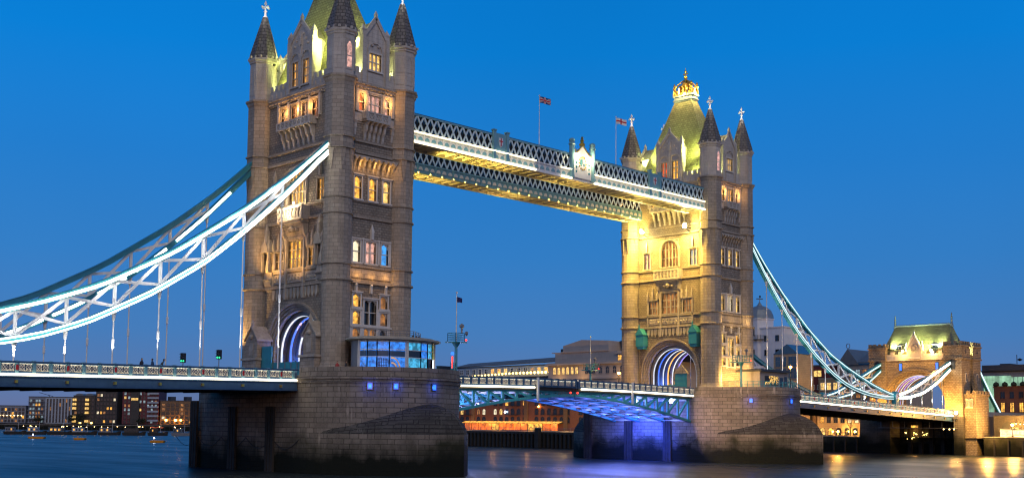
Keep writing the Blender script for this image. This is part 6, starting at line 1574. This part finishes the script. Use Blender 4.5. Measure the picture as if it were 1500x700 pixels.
for k in range(5):
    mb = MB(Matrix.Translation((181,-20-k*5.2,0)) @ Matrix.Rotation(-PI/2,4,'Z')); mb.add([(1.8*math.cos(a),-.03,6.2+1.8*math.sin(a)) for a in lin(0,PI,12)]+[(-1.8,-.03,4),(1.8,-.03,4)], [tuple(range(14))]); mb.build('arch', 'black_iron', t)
t = thing('white_kiosk', (178.5,-20,4.2), 'long low white kiosk on the quay at the right edge', 'kiosk')
mb = MB(); mb.box(178.6,180.6,-25,-18.8,4.2,6.2); mb.build('body', 'white_render', t); mb = MB(); mb.box(178.3,180.9,-25.3,-18.5,6.2,6.4); mb.build('roof', 'dark_roof', t)
mb = MB(); mb.box(178.55,178.6,-24.6,-19.2,4.9,5.9); mb.build('serving_hatch', 'window_pale', t)
lamp('POINT', (176.6,-17.3,6.6), (1,.62,.2), 500, .2)
t = thing('festoon', (178,-24,8), 'short string of small white bulbs at the right edge above the kiosk', 'festoon')
mb = MB(); mb.tube([(178,-22.5,7.6),(178,-27,7.4),(178,-32,7.8)], .04, 5); mb.build('cable', 'black_iron', t)
for k in range(9): mb = MB(); mb.ball((177.95,-22.8-k*.9,7.45-.12*math.sin(k*.4)), .11, 6); mb.build('bulb', 'bulb_warm', t)

# ---------------------------------------------------------------- bare tree on the quay
def bare_tree(x, y, z, h, label, seed):
    t = thing('bare_tree', (x, y, z), label, 'tree'); r = random.Random(seed)
    tr = MB(); tw = MB()
    tr.tube([(x,y,z-.2),(x+.1,y,z+h*.2),(x,y+.1,z+h*.36)], .16, 7, .11)
    def grow(p, d, L, rad, n):
        q = p+d*L; (tr if n > 3 else tw).tube([p, p+d*L*.5+Vector((r.uniform(-.05,.05),)*3)*L, q], rad, 5 if n > 2 else 3, rad*.62)
        if n == 0: return
        for k in range(3 if n > 1 else 4):
            e = (d+Vector((r.uniform(-1,1), r.uniform(-1,1), r.uniform(-.25,.75)))*.62).normalized(); grow(q if k else p+d*L*.7, e, L*r.uniform(.62,.82), rad*.6, n-1)
    for k in range(5):
        a = k*1.26; grow(Vector((x,y,z+h*.34)), Vector((math.cos(a)*.6, math.sin(a)*.6, .9)).normalized(), h*.22, .07, 4)
    tr.build('trunk', 'bark', t); tw.build('twigs', 'bark', t)
bare_tree(181,20.6,3.9,6.2,'bare winter tree in front of the orange lit quayside house',4)
# ---------------------------------------------------------------- far bank beyond the water, left of the nearer pier
G = 'riverside blocks on the far left bank'
def far_block(label, p0, p1, z, wall, rows, cols, table, seed, depth=18, trim='black_iron', w=None, h=1.6, roof='dark_roof', group=G):
    t = building(label, p0, p1, depth, 3.2, z, wall, roof, .5, group)
    L = (Vector(p1)-Vector(p0)).length; n = rows; zr = [4.6+(z-5.4)*(k+.1)/n for k in range(n)]
    facade(t, p0, p1, zr, cols, w or min(2.2, L/cols*.55), h, pick_fn(seed, table), trim, False, .6); return t
t = far_block('long pale flats with a row of white lamps, leftmost on the far bank', (225.7,687.6), (238.4,674.9), 15.7, 'grey_cladding', 4, 7, [('window_amber',.07),('window_dim',.15)], 21)
mb = MB()
for k in range(7): p = Vector((224.6,686.6))+Vector((1,-1))*(.6+k*1.75); mb.ball((p.x,p.y,9.2), .34, 6)
mb.build('lamp_row', 'bulb_warm', t)
t = far_block('grey glass flats with stacked balconies on the far bank', (239.3,673.2), (247.2,665.2), 22.0, 'grey_cladding', 6, 5, [('window_dim',.3),('window_cool',.3),('window_amber',.06)], 23)
mb = MB()
for k in range(6): z = 4.4+2.9*k; mb.bar((238.4,672.4,z), (246.4,664.4,z), 1.6, .16)
mb.build('balcony_slabs', 'pale_cladding', t)
t = far_block('white panelled flats with tall narrow windows and a crane jib above', (247.4,665.0), (260.6,651.8), 21.9, 'pale_cladding', 6, 8, [('window_dim',.1)], 25, w=.9, h=2.2)
mb = MB(); mb.bar((250,664,22), (249.4,664.6,23.8), .3, .3); mb.bar((251.5,662,22.6), (244.5,668.8,25.2), .25, .3); mb.build('crane_jib', 'black_iron', t)
t = far_block('dark brick flats with two rounded roofs and stacked amber bays', (261.1,651.0), (271.8,640.3), 23.0, 'dark_brick', 6, 6, [('window_dim',.12)], 27)
d = Vector((10.7,-10.7)).normalized()
for k in (0, 1):
    c = Vector((261.1,651.0))+d*(4+7*k); mb = MB(Matrix.Translation((c.x,c.y,0)) @ Matrix.Rotation(-PI/4,4,'Z')); mb.extr([(2.9*math.cos(a),0,23.4+1.4*math.sin(a)) for a in lin(0,PI,10)], (0,12,0)); mb.build('barrel_roof', 'grey_roof', t)
for c in (1.2, 9.8):
    for k in range(6):
        if (k+int(c)) % 7 == 3: continue
        p = Vector((261.1,651.0))+d*c; add_window(t, (p.x-.9,p.y-.9,5.0+k*2.95), -PI/4, 2.6, 1.5, 'window_gold')
far_block('dark brick flats with a flat overhanging roof beside the red tower block', (272.0,640.1), (282.3,629.5), 26.4, 'dark_brick', 7, 6, [('window_amber',.08),('window_dim',.14),('window_pale',.05)], 30)
t = far_block('dark red and glass tower block, tallest on the far bank', (284.9,626.8), (302.5,609.0), 27.5, 'red_cladding', 8, 9, [('window_cool',.2),('window_gold',.03),('window_dim',.06)], 33, w=1.3)
d = Vector((17.6,-17.8)).normalized()
p = Vector((284.9,626.8)); mb = MB(); a, b = p+d*6.2, p+d*12.0; mb.prism(quad_plan((a.x-1.2,a.y-1.2),(b.x-1.2,b.y-1.2),9), 3.2, 30.6); mb.build('glass_core', 'dark_brick', t)
for k in range(8):
    q = p+d*(7.2+(k % 4)*1.2); z = 20.5 if k < 4 else 28.6; add_window(t, (q.x-1.3,q.y-1.3,z), -PI/4, 1.1, 1.5, 'window_gold')
for k in range(7):
    q = p+d*21.2; mb = MB(Matrix.Translation((q.x,q.y,0)) @ Matrix.Rotation(-PI/4,4,'Z')); mb.box(-3.6,3.9,-1.2,-.05,6.0+k*3.1,7.2+k*3.1); mb.build('balcony', 'pale_cladding', t)
t = far_block('orange brown brick flats glowing above three street lamps', (303.7,608.7), (322.7,589.6), 20.1, 'brown_brick', 5, 8, [('window_amber',.09),('window_dim',.15),('window_pale',.05)], 36)
for k in (7, 18):
    q = Vector((303.7,608.7))+Vector((.705,-.709))*k; mb = MB(); mb.box(q.x,q.x+4,q.y,q.y+4,20.6,23.2); mb.build('roof_plant', 'dark_roof', t)
for (x, y), r, lab in (((306.0,604.4),.75,'left of three glaring orange lamps on the far bank'),((310.6,599.8),.8,'middle of three glaring orange lamps on the far bank'),((313.2,597.4),.6,'right of three glaring orange lamps on the far bank')):
    street_lamp(x, y, 3.2, 3.8, 'bulb_orange', lab, 3200, (1,.40,.06), r, 'orange lamps on the far bank')
for (x, y), lab in (((264.6,647.2),'greenish yellow lamp under the rounded roof flats'),((270.2,641.8),'greenish yellow lamp right of the first under the dark flats')):
    street_lamp(x, y, 3.2, 1.4, 'bulb_festoon', lab, 500, (.9,.9,.15), .75, 'greenish lamps on the far bank')
def far_tree(x, y, h, w, label, seed):
    t = thing('far_tree', (x, y, 3.2), label, 'tree', 'dark trees on the far bank'); r = random.Random(seed)
    mb = MB(); mb.tube([(x,y,3.0),(x,y,3.2+h*.5)], .3, 6, .15)
    for k in range(5): a = k*1.3; mb.tube([(x,y,3.2+h*(.3+.05*k)),(x+w*.3*math.cos(a),y+w*.3*math.sin(a),3.2+h*.65)], .12, 4, .05)
    mb.build('trunk', 'bark', t)
    mb = MB()
    for k in range(420):
        u = r.random()*2*PI; v = r.uniform(-1,1); q = r.random()**.4; bx = x+w*.5*q*math.cos(u)*math.sqrt(1-v*v); by = y+w*.5*q*math.sin(u)*math.sqrt(1-v*v); bz = 3.2+h*.62+h*.38*q*v
        if math.sin(bx*1.7+seed)+math.sin(by*1.9)+math.sin(bz*2.1) < -1.1: continue
        s = .32; n = Vector((r.uniform(-1,1),r.uniform(-1,1),r.uniform(-1,1))).normalized(); a = n.orthogonal().normalized()*s; b = n.cross(a); p = Vector((bx,by,bz))
        mb.add([tuple(p+a),tuple(p+b),tuple(p-a),tuple(p-b)], [(0,1,2,3)])
    mb.build('crown', 'leaf_dark', t)
for i, (k, h, w, lab) in enumerate(((0.2,6,7,'dark tree below the leftmost pale flats'),(.36,7,6,'dark tree between the white flats and the dark brick flats'),(.405,9,7,'tallest dark tree in front of the white panelled flats'),(.71,5,7,'low dark tree before the red tower block'))):
    far_tree(223+98*k, 683-98*k, h, w, lab, i+3)
# moored boats off the far bank
def boat(x, y, L, rz, hull, label, cabin='grey_cladding', lights=2, cab=.45, seed=0):
    t = thing('moored_boat', (x, y, 0), label, 'boat', 'boats moored off the far bank'); M = Matrix.Translation((x,y,0)) @ Matrix.Rotation(rz,4,'Z'); r = random.Random(seed)
    b = L*.13; P = [(-L/2,-b*.8),(L*.3,-b),(L*.42,-b*.7),(L/2,0),(L*.42,b*.7),(L*.3,b),(-L/2,b*.8)]
    mb = MB(M); n = len(P); mb.add([(px*.93,py*.8,-.4) for px,py in P]+[(px,py,1.25+(.5 if px > L*.35 else 0)) for px,py in P], [tuple(range(n-1,-1,-1)),tuple(range(n,2*n))]+[(i,(i+1)%n,n+(i+1)%n,n+i) for i in range(n)]); mb.build('hull', hull, t)
    mb = MB(M); mb.box(-L*.42,-L*.42+L*cab,-b*.6,b*.6,1.2,3.0); mb.box(-L*.44,-L*.40+L*cab,-b*.7,b*.7,3.0,3.15); c = mb.build('cabin', cabin, t)
    for k in range(4):
        mb = MB(M); u = -L*.40+L*cab*(k+.3)/4; mb.box(u,u+L*cab*.13,-b*.6-.05,-b*.6-.01,1.8,2.6); mb.build('window', r.choice(['window_amber','dark_glass','dark_glass']), c)
    mb = MB(M); mb.tube([(L*.12,0,1.3),(L*.12,0,5.2)], .07, 5, .04); mb.build('mast', 'white_paint', t)
    for k in range(lights):
        mb = MB(M); mb.ball((-L*.4+L*.8*r.random(), -b*.3, 3.3+.5*r.random()), .17, 6); mb.build('deck_lamp', 'bulb_warm', t)
for i, (x, y, L, hull, cabin, lab, n) in enumerate((
    (111.5,377.5,10,'dark_timber','grey_cladding','dark moored boat at the left edge of the picture',1),(118,371,9,'dark_timber','pale_cladding','dark boat with a pale cabin, second from the left edge',3),
    (125.5,364.5,11,'dark_timber','blue_glass','dark boat with a bluish cabin under the white flats',4),(132.5,356.5,12,'dark_timber','pale_cladding','wide barge with a pale cabin under the rounded roof flats',5),
    (140.5,349,10,'dark_timber','grey_cladding','dark barge below the flat roofed brick flats',3),(148,341.5,10,'dark_timber','dark_brick','dark barge with low cabin below the red tower block',4),
    (155.5,334.5,9,'dark_timber','dark_brick','dark barge below the three orange lamps',2),(163,327.5,9,'grey_steel','blue_glass','blue cabined pontoon boat beside the edge of the nearer pier',2))):
    boat(x, y, L, -PI/4+.08*((i*7) % 3-1), hull, lab, cabin, n, .4+.1*(i % 3), i)
t = thing('lit_sign', (155.6,333.8,0), 'small wavy glowing orange sign over the moored barges', 'sign')
mb = MB(); mb.tube([(152.6+.8*k*.7, 336.0-.8*k*.7, 3.5+.18*math.sin(k*1.8)) for k in range(8)], .13, 6); mb.build('tube', 'window_red', t)
mb = MB(); mb.bar((152.6,336.0,1.2), (152.6,336.0,3.5), .12, .12); mb.bar((156.4,332.2,1.2), (156.4,332.2,3.5), .12, .12); mb.build('posts', 'black_iron', t)
def buoy(x, y, L, label, light):
    t = thing('mooring_barge', (x, y, 0), label, 'mooring barge', 'small orange floats on the open water'); M = Matrix.Translation((x,y,0)) @ Matrix.Rotation(-PI/4,4,'Z')
    mb = MB(M); mb.add([(-L/2+.3,-.8,-.3),(L/2-.3,-.8,-.3),(L/2-.3,.8,-.3),(-L/2+.3,.8,-.3),(-L/2,-1,.55),(L/2,-1,.55),(L/2,1,.55),(-L/2,1,.55)], [(3,2,1,0),(4,5,6,7),(0,1,5,4),(1,2,6,5),(2,3,7,6),(3,0,4,7)]); mb.build('float', 'orange_paint', t)
    mb = MB(M); mb.box(-L/2+.2,L/2-.2,-.8,.8,.55,.68); mb.tube([(-L*.25,0,.6),(-L*.25,0,1.3)], .08, 5); mb.build('deck', 'orange_paint', t)
    mb = MB(M); mb.ball((-L*.25 if light else L*.2,0,1.35), .2, 6); mb.build('lamp', 'bulb_ice' if light else 'bulb_orange', t) if light else None
buoy(70.65,258.6,5.4,'orange float with a bluish lamp, leftmost on the open water',True); buoy(72.3,229.8,3.6,'plain brownish orange float, middle of three on the water',False); buoy(72.8,180.7,4.1,'bright orange float with a white lamp close left of the nearer pier',True)
